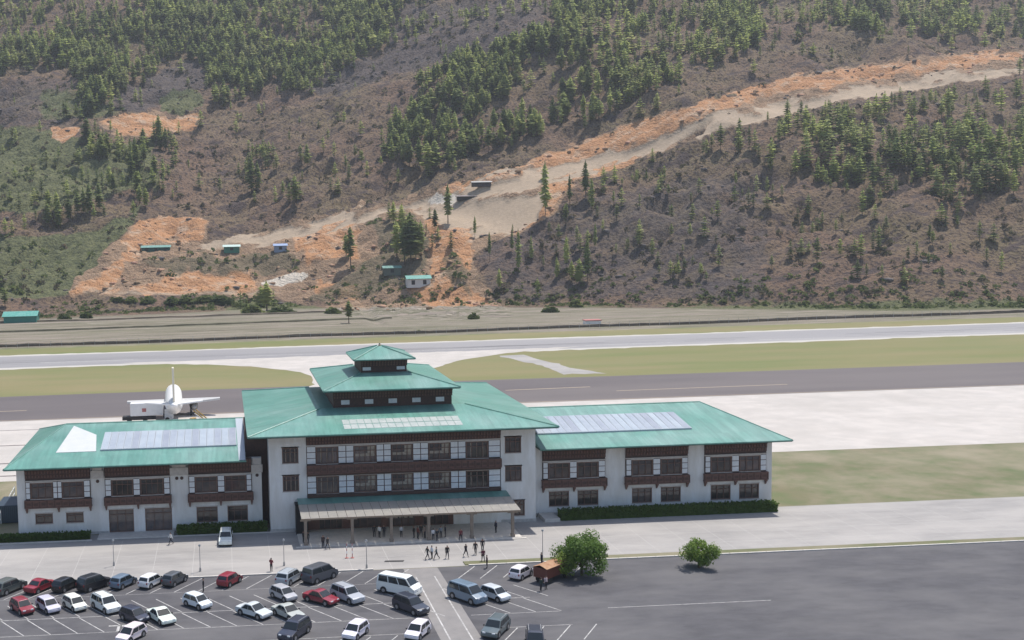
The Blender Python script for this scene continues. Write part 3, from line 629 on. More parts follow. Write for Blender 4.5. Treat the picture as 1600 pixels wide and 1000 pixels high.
def bay(par, x0, x1, wx, low, kind, Y=YW):
    z0, z1 = 5.5, 7.75
    cornice(par, x0, x1, 8.35, 10.2, Y-.25)
    b = MB(); b.box(x0, Y-.08, 5.3, x1, Y-.002, 8.34); b.build('timber_backing', M['timber_dk'], par)
    xs = [x0]+[v for w in wx for v in w]+[x1]
    for i in range(0, len(xs), 2):
        if xs[i+1]-xs[i] > .3: infill(par, xs[i]+.05, xs[i+1]-.05, z0-.05, z1+.1, Y-.24, 1 if xs[i+1]-xs[i] < 1.3 else 2, 3)
    for w in wx: window(par, w[0], z0-.05, w[1], z1, Y-.24, 3 if kind != 1 else 4, None)
    b = MB(); b.box(x0, Y-.3, z1+.14, x1, Y-.082, z1+.32); b.build('lintel_strip', M['sill'], par)
    balcony(par, x0-.1, x1+.1, 4.15, 5.3, Y-.02, (x0+.1, (x0+x1)/2, x1-.1))
    for w in low:
        window(par, *w, Y+.08, 2 if w[3]-w[1] < 2 else 3, None, .7 if w[1] > .5 else .78, 'window' if w[1] > .5 else 'door')
lw = thing('terminal_wing', 'left white wing with green roof, glazed skylight strip and a white painted-in roof glint', 'terminal building')
lows = [(-27.5, 1.8, -25.05, 3.25), (-23.2, 1.8, -20.75, 3.25)], [(-17.2, .15, -13.7, 3.4), (-12.1, .15, -8.3, 3.4)], [(-4.8, 1.1, -1.8, 3.3), (-.4, 1.1, 2.5, 3.3)]
wall_open(-29.9, 4.6, 0, 10.2, YW, .35, [w for l in lows for w in l]).build('front_wall', M['wall'], lw)
b = MB(); b.box(-29.9, YW+.352, 0, -29.55, 187.5, 10.2); b.box(-29.548, 187.1, 0, 4.6, 187.5, 10.2); b.build('side_wall', M['wall'], lw)
b = MB(); b.box(-29.95, YW-.06, 0, -17.3, YW-.002, .4); b.box(-8.2, YW-.06, 0, 4.6, YW-.002, .4); b.build('plinth', M['plinth'], lw)
bay(lw, -28.7, -19.6, [(-27.95, -24.9), (-23.55, -20.6)], lows[0], 0); bay(lw, -17.6, -8.4, [(-16.65, -13.65), (-12.6, -9.35)], lows[1], 1); bay(lw, -5.8, 3.2, [(-4.85, -1.75), (-.65, 2.35)], lows[2], 0)
for x, w in ((-18.6, .9), (-7.1, 1.3), (3.95, .8)):     # pilaster capitals and carved emblems
    q = MB(); q.box(x-w*.75, YW-.35, 9.2, x+w*.75, YW-.002, 10.15); q.box(x-w, YW-.45, 8.1, x+w, YW-.002, 9.198); q.build('capital', M['sill'], lw)
    for s in ((-.35, .35) if w > 1 else (0,)):
        e = MB(); e.tube((x+s, YW-.06, 7.6), (x+s, YW-.002, 7.6), .24, n=12); e.tube((x+s, YW-.09, 7.6), (x+s, YW-.061, 7.6), .12, n=10, m=0); e.build('round_emblem', M['timber_dk'], lw)
r, sl_ = wing_roof(lw, -31.0, 2.35, True, False, -18.3, 1.2)
q = MB()
def onr(x, y, dz=.06): return (x, y, 10.45+(y-158.7)*sl_+dz)
q.add([onr(-24.6, 164.2), onr(-18.9, 164.2), onr(-19.5, 170.8), onr(-23.3, 175.0)], [(0, 1, 2, 3)]); q.add([onr(-24.6, 164.2), onr(-18.9, 164.2), onr(-18.9, 164.2, 0), onr(-24.6, 164.2, 0)], [(0, 1, 2, 3)]); q.build('roof_glint_patch', M['facet_glint'], r)  # specular brightness of a raised roof facet, painted as a pale sheet
q = MB(); q.add([onr(1.4, 158.9, .04), onr(2.33, 158.9, .04), onr(2.33, 175.8, .04), onr(1.2, 175.8, .04)], [(0, 1, 2, 3)]); q.build('pale_flashing', M['skyframe'], r)
q = MB(); q.box(2.45, YW+2.0, 0, 5.58, YW+2.3, 13.9); q.box(2.4, 163.9, 10.6, 5.55, 176, 13.7); q.build('link_wall', M['timber_dk'], lw)  # dark colour stands for the shadow in the recess under the main eave
rw = thing('terminal_wing', 'right white wing of the terminal with purple-grey skylight strip on its green roof', 'terminal building')
lowR = [(46.25, 1.3, 49.25, 3.5), (50.5, 1.3, 53.6, 3.5)]; bx = [45.3, 57.6, 69.4]
lr = [lowR, [(58.6, 1.3, 61.6, 3.5), (62.9, 1.3, 65.9, 3.5)], [(70.4, 1.3, 73.4, 3.5), (74.7, 1.3, 77.7, 3.5)]]
wall_open(43.55, 79.6, 0, 10.2, YW, .35, [w for l in lr for w in l]).build('front_wall', M['wall'], rw)
b = MB(); b.box(79.25, YW+.352, 0, 79.6, 187.5, 10.2); b.box(43.55, 187.1, 0, 79.248, 187.5, 10.2); b.build('side_wall', M['wall'], rw)
b = MB(); b.box(43.6, YW-.06, 0, 79.6, YW-.002, .4); b.build('plinth', M['plinth'], rw)
bay(rw, 45.3, 54.6, [(46.15, 49.25), (50.4, 53.5)], lr[0], 0); bay(rw, 57.6, 66.9, [(58.5, 61.6), (62.8, 65.9)], lr[1], 0); bay(rw, 69.4, 78.7, [(70.3, 73.4), (74.6, 77.7)], lr[2], 0)
wing_roof(rw, 44.2, 81.0, False, True, 45.2, 68.5)
# ------------------------------------------------------------------ small walls and hedges around the wings
def leafbox(b, x0, y0, x1, y1, h, n, s=.16, m=0):
    for _ in range(n):
        t = random.random(); x = random.uniform(x0, x1); y = random.uniform(y0, y1); z = h*(1-random.random()**2*.95)
        if random.random() < .5: y = y0+random.uniform(-.06, .1)
        else: z = h+random.uniform(-.15, .12)
        v = Vector((random.gauss(0, 1), random.gauss(0, 1), random.gauss(0, 1))).normalized(); u = v.orthogonal().normalized()*s; w = v.cross(u)
        p = Vector((x, y, max(z, .05))); b.add([p-u-w*.6, p+u-w*.6, p+u*.6+w, p-u*.6+w], [(0, 1, 2, 3)], m)
def hedge(x0, x1, y0, y1, h, label):
    o = thing('hedge', label, 'hedge', ((x0+x1)/2, (y0+y1)/2, 0)); o.data = None; b = MB(); ax = (x1-x0)/2; ayy = (y1-y0)/2
    b.box(-ax+.1, -ayy+.1, 0, ax-.1, ayy-.1, h-.1); leafbox(b, -ax, -ayy, ax, ayy, h, int(90*(x1-x0)), .15); b.build('foliage', M['hedge'], o)
hedge(-33, -19.6, 159.3, 160.6, .9, 'clipped green hedge in front of the leftmost bay of the left wing')
hedge(-7.6, 5.2, 159.5, 161.4, 1.1, 'clipped green hedge behind the white car by the left wing')
hedge(47, 79, 158.6, 160.6, 1.3, 'long clipped green hedge in front of the right wing')
for n, x0, x1, y0, y1, h in (('entrance_ramp', -18.6, -8.0, 158.8, 161.8, .18), ('entrance_ramp', 44.6, 46.8, 158.2, 161.8, .5)):
    q = MB(); q.box(x0, y0, 0, x1, y1, h); q.build(n, M['kerb'], bevel=.02, kind='structure')
q = MB(); q.box(-60, 158.5, 0, -19.3, 158.75, .14); q.box(-8, 158.9, 0, 9, 159.0-.02, .14); q.build('plaza_edge', M['kerb'], kind='structure')
# steel fence left of the terminal
fe = thing('fence', 'pale metal fence running back beside the left end of the terminal', 'fence', (-33.5, 162, 0)); b = MB()
for k in range(2): b.tube((0, 0, .9+k), (-1.2, 24, .9+k), .06, n=5)
b.build('rail', M['white'], fe); 
for k in range(13): q = MB(); q.tube((-.1*k, 2*k, 0), (-.1*k, 2*k, 2.1), .07, n=5); q.build('fence_post', M['white'], fe)
bx_ = thing('storage_container', 'dark blue container standing in the shade left of the terminal', 'container', (-34.5, 170, 0)); b = MB(); b.box(0, 0, .1, 4.2, 6, 2.7)
b.build('body', mat('dark_blue_steel', (.03, .05, .075), .5), bx_, bevel=.04); b = MB()
for i in range(14): b.box(.1+i*.29, -.05, .3, .22+i*.29, -.002, 2.5)
b.build('corrugation', mat('container_rib', (.04, .065, .09), .5), bx_, kind='stuff')
# ------------------------------------------------------------------ cars
def car_proto(kind):
    """x forward, y left, origin on the ground under the middle"""
    spec = dict(hatch=(3.6, 1.55, 1.48), sedan=(4.25, 1.7, 1.42), suv=(4.4, 1.78, 1.72), van=(4.75, 1.85, 1.98), minibus=(5.2, 1.9, 2.2), wagon=(4.5, 1.75, 1.6))
    Ln, Wd, Ht = spec[kind]; hl = Ln/2
    # side profile of the body (lower) and greenhouse: (x, z)
    hood = {'hatch': .40, 'sedan': .54, 'suv': .50, 'van': .30, 'minibus': .22, 'wagon': .48}[kind]*hl+0
    belt = Ht*.60; nose = Ht*.50; tailz = {'sedan': .62}.get(kind, .64)*Ht
    xw = hl-hood*1.0                 # windscreen base
    rear_x = -hl*(.62 if kind == 'sedan' else .97)
    lower = [(hl-.02, .32), (hl, .5), (hl-.05, nose*.92), (hl-.22, nose), (xw, belt), (rear_x, tailz), (-hl+.06, tailz*.985), (-hl, tailz*.85), (-hl, .5), (-hl+.04, .32)]
    rake = {'hatch': .62, 'sedan': .72, 'suv': .6, 'van': .75, 'minibus': .7, 'wagon': .65}[kind]
    rb = {'sedan': .62, 'hatch': .3, 'suv': .22, 'van': .16, 'minibus': .1, 'wagon': .35}[kind]
    gh = [(xw, belt), (xw-rake, Ht*.965), (xw-rake-.35, Ht), (rear_x+rb+.25, Ht*.995), (rear_x+rb, Ht*.95), (rear_x, tailz)]
    W2 = Wd/2; b = MB()
    # lower body: rings across the width
    ys = [(-W2, .90), (-W2*.97, 1), (0, 1.0), (W2*.97, 1), (W2, .90)]
    mid = .55*Ht
    rings = []
    for y, s in ((-W2+.04, .93), (-W2, .985), (-W2*.8, 1), (0, 1.0), (W2*.8, 1), (W2, .985), (W2-.04, .93)):
        crown = .035 if y == 0 else 0
        rings.append([(x*s if abs(y) > W2*.9 else x+(.06 if x > 0 else -.04)*(1-abs(y)/W2), y*1.0, (z-.0)*(1 if z < .4 else (1-(1-s)*.4))+(crown if z > .6 else 0)) for x, z in lower])
    b.loft(rings, 0)
    # greenhouse body (roof + pillars)
    tw = W2*.80; b2 = []
    def wid(z): return W2*.95-(W2*.95-tw)*max(0, (z-belt)/(Ht-belt))
    rings = [[(x, -wid(z), z) for x, z in gh], [(x, -wid(z)*.6, z+(.03 if z > belt+.1 else 0)) for x, z in gh], [(x, wid(z)*.6, z+(.03 if z > belt+.1 else 0)) for x, z in gh], [(x, wid(z), z) for x, z in gh]]
    b.loft(rings, 0)
    # wheel arches (dark)
    wb = hl*.62; rw_ = .31 if kind in ('hatch', 'sedan') else .35
    body = b.mesh('body', [M['paint_car']], bevel=.03)
    root = bpy.data.objects.new('parked_car', None); S.collection.objects.link(root)
    bo = link('body', body, root)
    lw_ = MB()
    for x in (wb, -wb):
        for s in (-1, 1):
            lw_.tube((x, s*(W2-.3), rw_+.03), (x, s*(W2+.012), rw_+.03), rw_+.075, n=14)
    lw_.box(-hl+.12, -W2+.06, .17, hl-.12, W2-.06, .36); lw_.build('wheel_arch', M['dark'], root)
    # glass
    g = MB(); e = .018
    def q4(p): g.add(p, [(0, 1, 2, 3)])
    (xa, za), (xb, zb) = gh[0], gh[1]
    fr = lambda t: (xa+(xb-xa)*t, za+(zb-za)*t)
    x1_, z1_ = fr(.08); x2_, z2_ = fr(.95)
    q4([(x1_+e, -wid(z1_)*.93, z1_+e), (x1_+e, wid(z1_)*.93, z1_+e), (x2_+e, wid(z2_)*.9, z2_+e+.02), (x2_+e, -wid(z2_)*.9, z2_+e+.02)])
    g.build('windscreen', M['glass'], root)
    g = MB(); (xa2, za2), (xb2, zb2) = gh[5], gh[4]; fb = lambda t: (xa2+(xb2-xa2)*t, za2+(zb2-za2)*t)
    x1_, z1_ = fb(.15); x2_, z2_ = fb(.9)
    q4([(x1_-e, wid(z1_)*.88, z1_+e), (x1_-e, -wid(z1_)*.88, z1_+e), (x2_-e, -wid(z2_)*.85, z2_+e), (x2_-e, wid(z2_)*.85, z2_+e)])
    g.build('rear_window', M['glass'], root)
    zl, zt = belt+.03, Ht*.93; n = 2 if kind != 'minibus' else 3
    xf_l = xa+(xb-xa)*((zl-za)/(zb-za))-.1; xf_t = xa+(xb-xa)*((zt-za)/(zb-za))-.08
    xr_l = xa2+(xb2-xa2)*max(0, (zl-za2)/(zb2-za2))+.14; xr_t = xa2+(xb2-xa2)*((zt-za2)/(zb2-za2))+.12
    for s in (-1, 1):
        for k in range(n):
            a, c = k/n+.015, (k+1)/n-.015
            g = MB(); L_ = lambda t: xf_l+(xr_l-xf_l)*t; T_ = lambda t: xf_t+(xr_t-xf_t)*t
            q4([(L_(a), s*(wid(zl)+e), zl), (L_(c), s*(wid(zl)+e), zl), (T_(c), s*(wid(zt)+e), zt), (T_(a), s*(wid(zt)+e), zt)]); g.build('side_window', M['glass'], root)
    tm = MB(); tm.tube((0, -.1, 0), (0, .1, 0), rw_, n=16); tme = tm.mesh('tyre', M['tyre'], bevel=.02); rmm = MB(); rmm.tube((0, -.112, 0), (0, .112, 0), rw_*.62, n=10); rme = rmm.mesh('rim', M['rim'])
    for x in (wb, -wb):
        for s in (-1, 1): t = link('wheel', tme, root); t.location = (x, s*(W2-.09), rw_); link('rim', rme, t)
    for s in (-1, 1):
        q = MB(); q.box(hl-.16, s*W2*.58-.17, nose*.78, hl+.015, s*W2*.58+.17, nose*.95); q.build('headlight', M['lamp'], root, bevel=.02)
        q = MB(); q.box(-hl-.015, s*W2*.8-.09, tailz*.70, -hl+.12, s*W2*.8+.09, tailz*.93); q.build('tail_light', M['tail'], root, bevel=.015)
        q = MB(); q.box(xw-.22, s*(W2+.08)-.08, belt+.02, xw-.08, s*(W2+.08)+.08, belt+.15); q.build('wing_mirror', M['dark'], root, bevel=.02)
    q = MB(); q.box(hl-.04, -W2*.42, .40, hl+.02, W2*.42, nose*.72); q.build('grille', M['dark'], root)
    q = MB(); q.box(hl+.0, -.22, .36, hl+.03, .22, .47); q.box(-hl-.03, -.22, .52, -hl, .22, .63); q.build('number_plate', M['plate'], root)
    if kind in ('suv', 'wagon'):
        q = MB()
        for s in (-1, 1): q.box(rear_x+rb+.3, s*tw*.86-.025, Ht+.03, xw-rake-.3, s*tw*.86+.025, Ht+.08)
        q.build('roof_rail', M['metal'], root)
    return root
C_ = dict(white=(.78, .78, .77), silver=(.42, .44, .46), grey=(.10, .105, .11), black=(.022, .023, .026), red=(.26, .022, .035), navy=(.030, .034, .055), blue=(.16, .22, .29), teal=(.09, .13, .14), lsilver=(.58, .60, .63))
A_, B_, D_ = 57, -57, -123
cars = [
 ('wagon', 'grey', A_, (-4, 906, 34, 933), 'dark grey estate at the far left end of the row along the kerb'),
 ('sedan', 'red', A_, (41, 902, 86, 931), 'red saloon second from the left in the row along the kerb'),
 ('hatch', 'black', A_, (84, 902, 122, 930), 'black hatchback parked between the red saloon and the long black car at the kerb'),
 ('suv', 'black', A_-12, (122, 901, 174, 928), 'long black off-roader in the kerb row left of the blue-grey hatchback'),
 ('hatch', 'blue', A_, (174, 901, 212, 925), 'blue-grey hatchback at the kerb beside the long black off-roader'),
 ('hatch', 'white', A_, (218, 897, 256, 924), 'white hatchback at the kerb between the blue-grey one and a dark grey one'),
 ('hatch', 'grey', A_, (257, 898, 290, 921), 'dark grey hatchback at the kerb, last before the empty stalls'),
 ('hatch', 'red', A_, (341, 897, 377, 922), 'dark red hatchback standing alone at the kerb'),
 ('wagon', 'silver', A_, (434, 890, 473, 918), 'silver estate at the kerb beside the big dark grey van'),
 ('van', 'grey', A_-15, (476, 884, 524, 915), 'big dark grey people carrier at the kerb'),
 ('hatch', 'white', A_-10, (796, 884, 833, 911), 'white hatchback at the kerb right of the walkway, beside the loaded truck'),
 ('hatch', 'red', B_, (16, 935, 53, 965), 'red hatchback at the left end of the second row, facing the camera'),
 ('hatch', 'lsilver', B_, (58, 934, 93, 963), 'pale silver-blue small car next to the red hatchback in the second row'),
 ('hatch', 'white', B_, (99, 928, 134, 960), 'white small car third from the left in the second row'),
 ('suv', 'white', B_, (147, 926, 184, 962), 'tall white off-roader fourth from the left in the second row'),
 ('hatch', 'white', B_+8, (287, 927, 330, 957), 'white hatchback alone in the middle of the second row'),
 ('hatch', 'silver', B_, (426, 919, 460, 945), 'silver small car half hidden behind a silver saloon'),
 ('sedan', 'red', B_+12, (478, 919, 525, 950), 'dark red saloon with bright highlight beside the silver off-roader'),
 ('suv', 'silver', B_, (524, 916, 562, 947), 'silver off-roader parked right of the dark red saloon'),
 ('minibus', 'white', B_+18, (592, 899, 656, 936), 'long white minibus parked by the pale walkway'),
 ('suv', 'navy', B_, (617, 932, 667, 964), 'dark navy off-roader in front of the white minibus'),
 ('van', 'blue', B_, (708, 908, 752, 947), 'blue-silver people carrier right of the pale walkway'),
 ('hatch', 'lsilver', B_, (754, 916, 793, 945), 'pale silver hatchback beside the blue-silver people carrier'),
 ('hatch', 'navy', B_+10, (188, 953, 232, 979), 'dark navy small car left of a white saloon in the third row'),
 ('sedan', 'white', B_-4, (231, 943, 273, 979), 'white saloon right of the dark navy small car in the third row'),
 ('sedan', 'lsilver', B_+12, (373, 939, 421, 971), 'pale silver saloon left of another silver car in the third row'),
 ('sedan', 'silver', B_, (427, 934, 473, 973), 'silver saloon in front of the half hidden silver small car'),
 ('hatch', 'white', D_, (183, 980, 228, 1008), 'white car cut by the lower edge near the left side'),
 ('suv', 'navy', D_, (436, 967, 485, 1003), 'dark blue off-roader in the nearest row, behind it the silver saloon'),
 ('hatch', 'white', D_, (538, 972, 574, 1003), 'white hatchback in the nearest row right of the dark blue off-roader'),
 ('hatch', 'white', D_, (635, 968, 671, 1003), 'white hatchback in the nearest row beside the pale walkway'),
 ('wagon', 'teal', D_, (752, 958, 798, 998), 'dark green-grey estate in the nearest row right of the walkway'),
 ('suv', 'navy', D_+20, (807, 986, 865, 1020), 'dark navy car at the lower right, only its roof in the picture'),
 ('suv', 'white', -92, (340, 823, 366, 857), 'white off-roader stopped on the plaza in front of the left wing'),
]
protos = {}; used = set()
for kind, col, hd, (x0, y0, x1, y1), lab in cars:
    g = gp((x0+x1)/2, y1-9); grp = 'cars in the car park' if 'plaza' not in lab else None
    if kind not in protos: protos[kind] = car_proto(kind)
    pr_ = protos[kind]
    if kind in used: o = dup(pr_, (g.x, g.y, .015), R(hd))
    else: o = pr_; used.add(kind); KIDS(o); [KIDS(k) for k in KIDS(o)]; o.location = (g.x, g.y, .015); o.rotation_euler = (0, 0, R(hd))
    o['label'] = lab; o['category'] = 'minibus' if kind == 'minibus' else 'car'; o.name = 'minibus' if kind == 'minibus' else 'parked_car'
    if grp: o['group'] = grp
    elif 'group' in o: del o['group']
    for k in o.children:
        if k.name.startswith('body'): k.color = (*[c*random.uniform(.92, 1.06) for c in C_[col]], 1)
# loaded truck by the tree
t0 = gp(862, 905); tk = thing('cargo_truck', 'small red-brown truck with an orange-edged canvas load bed parked under the tree', 'truck', (t0.x, t0.y, .01), R(40))
red = mat('red_brown_truck_paint', (.13, .035, .022), .5); org = mat('orange_tarpaulin', (.30, .14, .07), .8, (.42, .26, .15), 2)
q = MB(); q.box(-2.4, -.95, .7, 1.0, .95, .85); q.box(-2.4, -.95, .852, -2.3, .95, 1.9); q.box(-2.298, -.95, .852, 1.0, -.87, 1.9); q.box(-2.298, .87, .852, 1.0, .95, 1.9); q.build('load_bed', red, tk)
q = MB(); q.add([(-2.45, -1, 1.92), (1.0, -1, 1.92), (1.0, 0, 2.25), (-2.45, 0, 2.25), (1.0, 1, 1.92), (-2.45, 1, 1.92)], [(0, 1, 2, 3), (3, 2, 4, 5)]); q.add([(-2.45, -1, 1.86), (1.0, -1, 1.86), (1.0, -1, 1.92), (-2.45, -1, 1.92)], [(0, 1, 2, 3)]); q.build('tarpaulin', org, tk)
q = MB(); q.loft([[(1.1, -.9, .6), (2.5, -.9, .6), (2.55, -.9, 1.2), (2.2, -.85, 2.0), (1.1, -.85, 2.0)], [(1.1, .9, .6), (2.5, .9, .6), (2.55, .9, 1.2), (2.2, .85, 2.0), (1.1, .85, 2.0)]]); q.build('cab', red, tk, bevel=.05)
q = MB(); q.add([(2.56, -.75, 1.25), (2.56, .75, 1.25), (2.26, .75, 1.9), (2.26, -.75, 1.9)], [(0, 1, 2, 3)]); q.build('windscreen', M['glass'], tk)
for x in (1.7, -1.6):
    for s in (-1, 1): q = MB(); q.tube((x, s*.65, .42), (x, s*.92, .42), .42, n=14); q.build('wheel', M['tyre'], tk)
# ------------------------------------------------------------------ people
def person_mesh(pose):
    """one continuous body grown from a joint skeleton"""
    st = {'stand': 0, 'walk': 1, 'carry': 2, 'sit': 3}[pose]; me = bpy.data.meshes.new('body')
    a = .30 if st == 1 else .06
    hip = .92 if st != 3 else .45
    J = {'pel': (0, 0, hip, .135), 'wai': (0, 0, hip+.16, .125), 'che': (.0, 0, hip+.40, .155), 'nec': (0, 0, hip+.56, .06), 'hea': (.015, 0, hip+.68, .095), 'top': (.0, 0, hip+.80, .085)}
    for s, k in ((1, 'l'), (-1, 'r')):
        f = a*s if st == 1 else (.02*s)
        J['h'+k] = (0, .09*s, hip-.06, .095)
        if st == 3: J['k'+k] = (.42, .11*s, .46, .07); J['a'+k] = (.42, .11*s, .08, .045); J['t'+k] = (.56, .12*s, .03, .04)
        else: J['k'+k] = (f*.55+.02, .10*s, .49, .068); J['a'+k] = (f-.02-(.08 if f < -.1 else 0), .10*s, .08+(.06 if f < -.1 else 0), .045); J['t'+k] = (f+.14-(.08 if f < -.1 else 0), .11*s, .035+(.03 if f < -.1 else 0), .038)
        g = -f
        J['s'+k] = (0, .19*s, hip+.49, .065); 
        if st == 2: J['e'+k] = (.04, .24*s, hip+.22, .045); J['w'+k] = (.25, .17*s, hip+.16, .035); J['f'+k] = (.33, .15*s, hip+.17, .03)
        else: J['e'+k] = (g*.35, .25*s, hip+.20, .045); J['w'+k] = (g*.8+.04, .26*s, hip-.05, .034); J['f'+k] = (g*.9+.06, .26*s, hip-.14, .032)
    names = list(J); E = [('pel', 'wai'), ('wai', 'che'), ('che', 'nec'), ('nec', 'hea'), ('hea', 'top')]
    for k in 'lr': E += [('pel', 'h'+k), ('h'+k, 'k'+k), ('k'+k, 'a'+k), ('a'+k, 't'+k), ('che', 's'+k), ('s'+k, 'e'+k), ('e'+k, 'w'+k), ('w'+k, 'f'+k)]
    me.from_pydata([J[n][:3] for n in names], [(names.index(p), names.index(q)) for p, q in E], [])
    o = bpy.data.objects.new('tmp', me); S.collection.objects.link(o); md = o.modifiers.new('s', 'SKIN')
    for i, n in enumerate(names): me.skin_vertices[0].data[i].radius = (J[n][3],)*2
    me.skin_vertices[0].data[0].use_root = True
    sb = o.modifiers.new('u', 'SUBSURF'); sb.levels = sb.render_levels = 1
    dg = bpy.context.evaluated_depsgraph_get(); m2 = bpy.data.meshes.new_from_object(o.evaluated_get(dg)); bpy.data.objects.remove(o)
    m2.name = 'person'; m2.materials.clear()
    for m in ('skin', 'cloth', 'trouser', 'hair'): m2.materials.append(M[m])
    for p in m2.polygons:
        c = p.center; z = c.z-hip
        lateral = abs(c.y) > .2 and z < .12 and st != 3
        if z > .72 or (z > .62 and c.x < -.01): i = 3
        elif z > .53: i = 0
        elif (abs(c.y) > .2 and z < -.04) or (st == 2 and c.x > .2 and z > 0): i = 0
        elif z > .02 or abs(c.y) > .2: i = 1
        else: i = 2
        if i == 2 and c.z < .06: i = 3
        p.material_index = i; p.use_smooth = True
    return m2
PM = {k: person_mesh(k) for k in ('stand', 'walk', 'carry')}
ppl = [  # px, foot y, pose, heading, shirt colour, label
 (267, 851, 'walk', 200, (.7, .7, .68), 'person in a white shirt walking on the plaza by the left wing'),
 (424, 893, 'carry', 60, (.20, .04, .05), 'person in dark red carrying something on the plaza above the silver car'),
 (474, 850, 'stand', 20, (.02, .02, .025), 'person in black standing left of the first canopy post'),
 (481, 852, 'stand', 250, (.03, .03, .03), 'person in dark clothes standing against the first canopy post'),
 (505, 856, 'stand', 300, (.05, .03, .03), 'person in dark brown standing in front of the left part of the canopy'),
 (512, 858, 'walk', 300, (.02, .02, .02), 'person in black walking out of the left part of the canopy'),
 (585, 841, 'stand', 90, (.02, .02, .025), 'person in black under the canopy left of the third post'),
 (593, 842, 'stand', 40, (.6, .6, .6), 'person in pale grey under the canopy left of the third post'),
 (600, 841, 'stand', 270, (.02, .02, .03), 'person in black close to the third canopy post'),
 (627, 841, 'stand', 270, (.4, .42, .45), 'person in grey standing under the middle of the canopy'),
 (647, 842, 'stand', 200, (.03, .03, .03), 'person in black under the canopy, left in the crowd'),
 (653, 844, 'stand', 20, (.14, .04, .03), 'person in dark red in the crowd under the canopy'),
 (658, 840, 'walk', 270, (.02, .02, .02), 'person in black walking in the crowd under the canopy'),
 (664, 843, 'stand', 140, (.25, .2, .17), 'person in light brown by the fourth canopy post'),
 (672, 841, 'stand', 200, (.05, .06, .08), 'person in dark blue right of the fourth canopy post'),
 (677, 846, 'stand', 90, (.55, .56, .58), 'person in light grey at the front edge of the crowd'),
 (683, 846, 'carry', 290, (.02, .025, .03), 'person in black at the front edge of the crowd carrying a bag'),
 (689, 842, 'stand', 270, (.18, .2, .22), 'person in mid grey at the right side of the crowd'),
 (696, 841, 'stand', 180, (.03, .03, .04), 'person in black, last of the crowd on the right'),
 (775, 834, 'stand', 200, (.04, .04, .06), 'person in dark clothes near the last canopy post'),
 (720, 846, 'walk', 270, (.13, .02, .03), 'person in dark red walking out from under the canopy'),
 (668, 874, 'walk', 20, (.02, .03, .03), 'person in black, left one of the group walking on the plaza'),
 (675, 873, 'stand', 200, (.75, .77, .78), 'person in white in the group standing on the plaza'),
 (682, 874, 'walk', 160, (.06, .08, .09), 'person in dark teal, right one of the group on the plaza'),
 (699, 873, 'walk', 270, (.02, .02, .02), 'person in black walking alone on the plaza right of the group'),
 (728, 870, 'walk', 300, (.02, .02, .03), 'person in black in the middle of the right plaza'),
 (743, 867, 'walk', 250, (.03, .03, .035), 'person in black walking towards the kerb, second from the right'),
 (754, 862, 'stand', 270, (.04, .03, .03), 'person in dark clothes, upper one of the pair at the right'),
 (755, 878, 'walk', 90, (.12, .02, .04), 'person in dark red, lower one of the pair at the right'),
 (761, 888, 'stand', 180, (.10, .06, .06), 'person in maroon at the kerb next to the car park'),
 (318, 925, 'stand', 180, (.02, .02, .025), 'person in dark clothes standing in an empty stall by the kerb'),
 (853, 921, 'stand', 300, (.5, .4, .4), 'person in pale pink standing behind the loaded truck'),
 (845, 924, 'carry', 20, (.03, .05, .04), 'person in dark green bending at the rear of the loaded truck'),
 (846, 884, 'stand', 0, (.03, .03, .05), 'person in dark clothes at the foot of the lamp post'),
]
for px, py, pose, hd, col, lab in ppl:
    g = gp(px, py); z = .15 if g.y > 151 and 9.2 < g.x < 39.4 else .012
    o = thing('person', lab, 'person', (g.x, g.y, z), R(hd), 'people outside the terminal', PM[pose]); o.color = (*col, 1); s = random.uniform(.95, 1.04); o.scale = (s*1.05, s*1.05, s)
# ------------------------------------------------------------------ lamp posts and poles
def lamp_post(px, py, h, lab):
    g = gp(px, py); o = thing('lamp_post', lab, 'lamp post', (g.x, g.y, 0), 0, 'lamp posts on the plaza')
    q = MB(); q.tube((0, 0, 0), (0, 0, .5), .14, .12, 8); q.tube((0, 0, .5), (0, 0, h), .05, .035, 8); q.build('pole', M['metal'], o)
    q = MB(); q.tube((0, 0, h), (0, 0, h+.08), .08, .16, 10); q.tube((0, 0, h+.08), (0, 0, h+.28), .17, .1, 10); q.build('lantern', M['metal'], o)
lamp_post(848, 882, 4.2, 'tall lamp post on the plaza left of the round tree')
lamp_post(573, 888, 3.4, 'thin lamp post on the plaza above the red saloon')
lamp_post(444, 884, 3.2, 'thin lamp post on the plaza above the silver estate')
lamp_post(313, 893, 3.2, 'thin lamp post near the kerb above the empty stalls')
lamp_post(178, 884, 3.2, 'thin lamp post on the plaza in front of the left wing door')
g = gp(547, 872); bo_ = thing('barrier_stand', 'pair of thin red and white poles standing in front of the second canopy post', 'barrier', (g.x, g.y, .012)); pk = mat('faded_red', (.42, .16, .15), .7)
for s in (-.42, .3):
    q = MB(); q.tube((s, 0, 0), (s, 0, 1.9), .05, n=8); q.tube((s, 0, 0), (s, 0, .06), .25, n=12)
    q.build('pole', pk, bo_)
    q = MB(); q.tube((s, 0, .6), (s, 0, .95), .056, n=8); q.tube((s, 0, 1.3), (s, 0, 1.6), .056, n=8); q.build('white_band', M['white'], bo_)
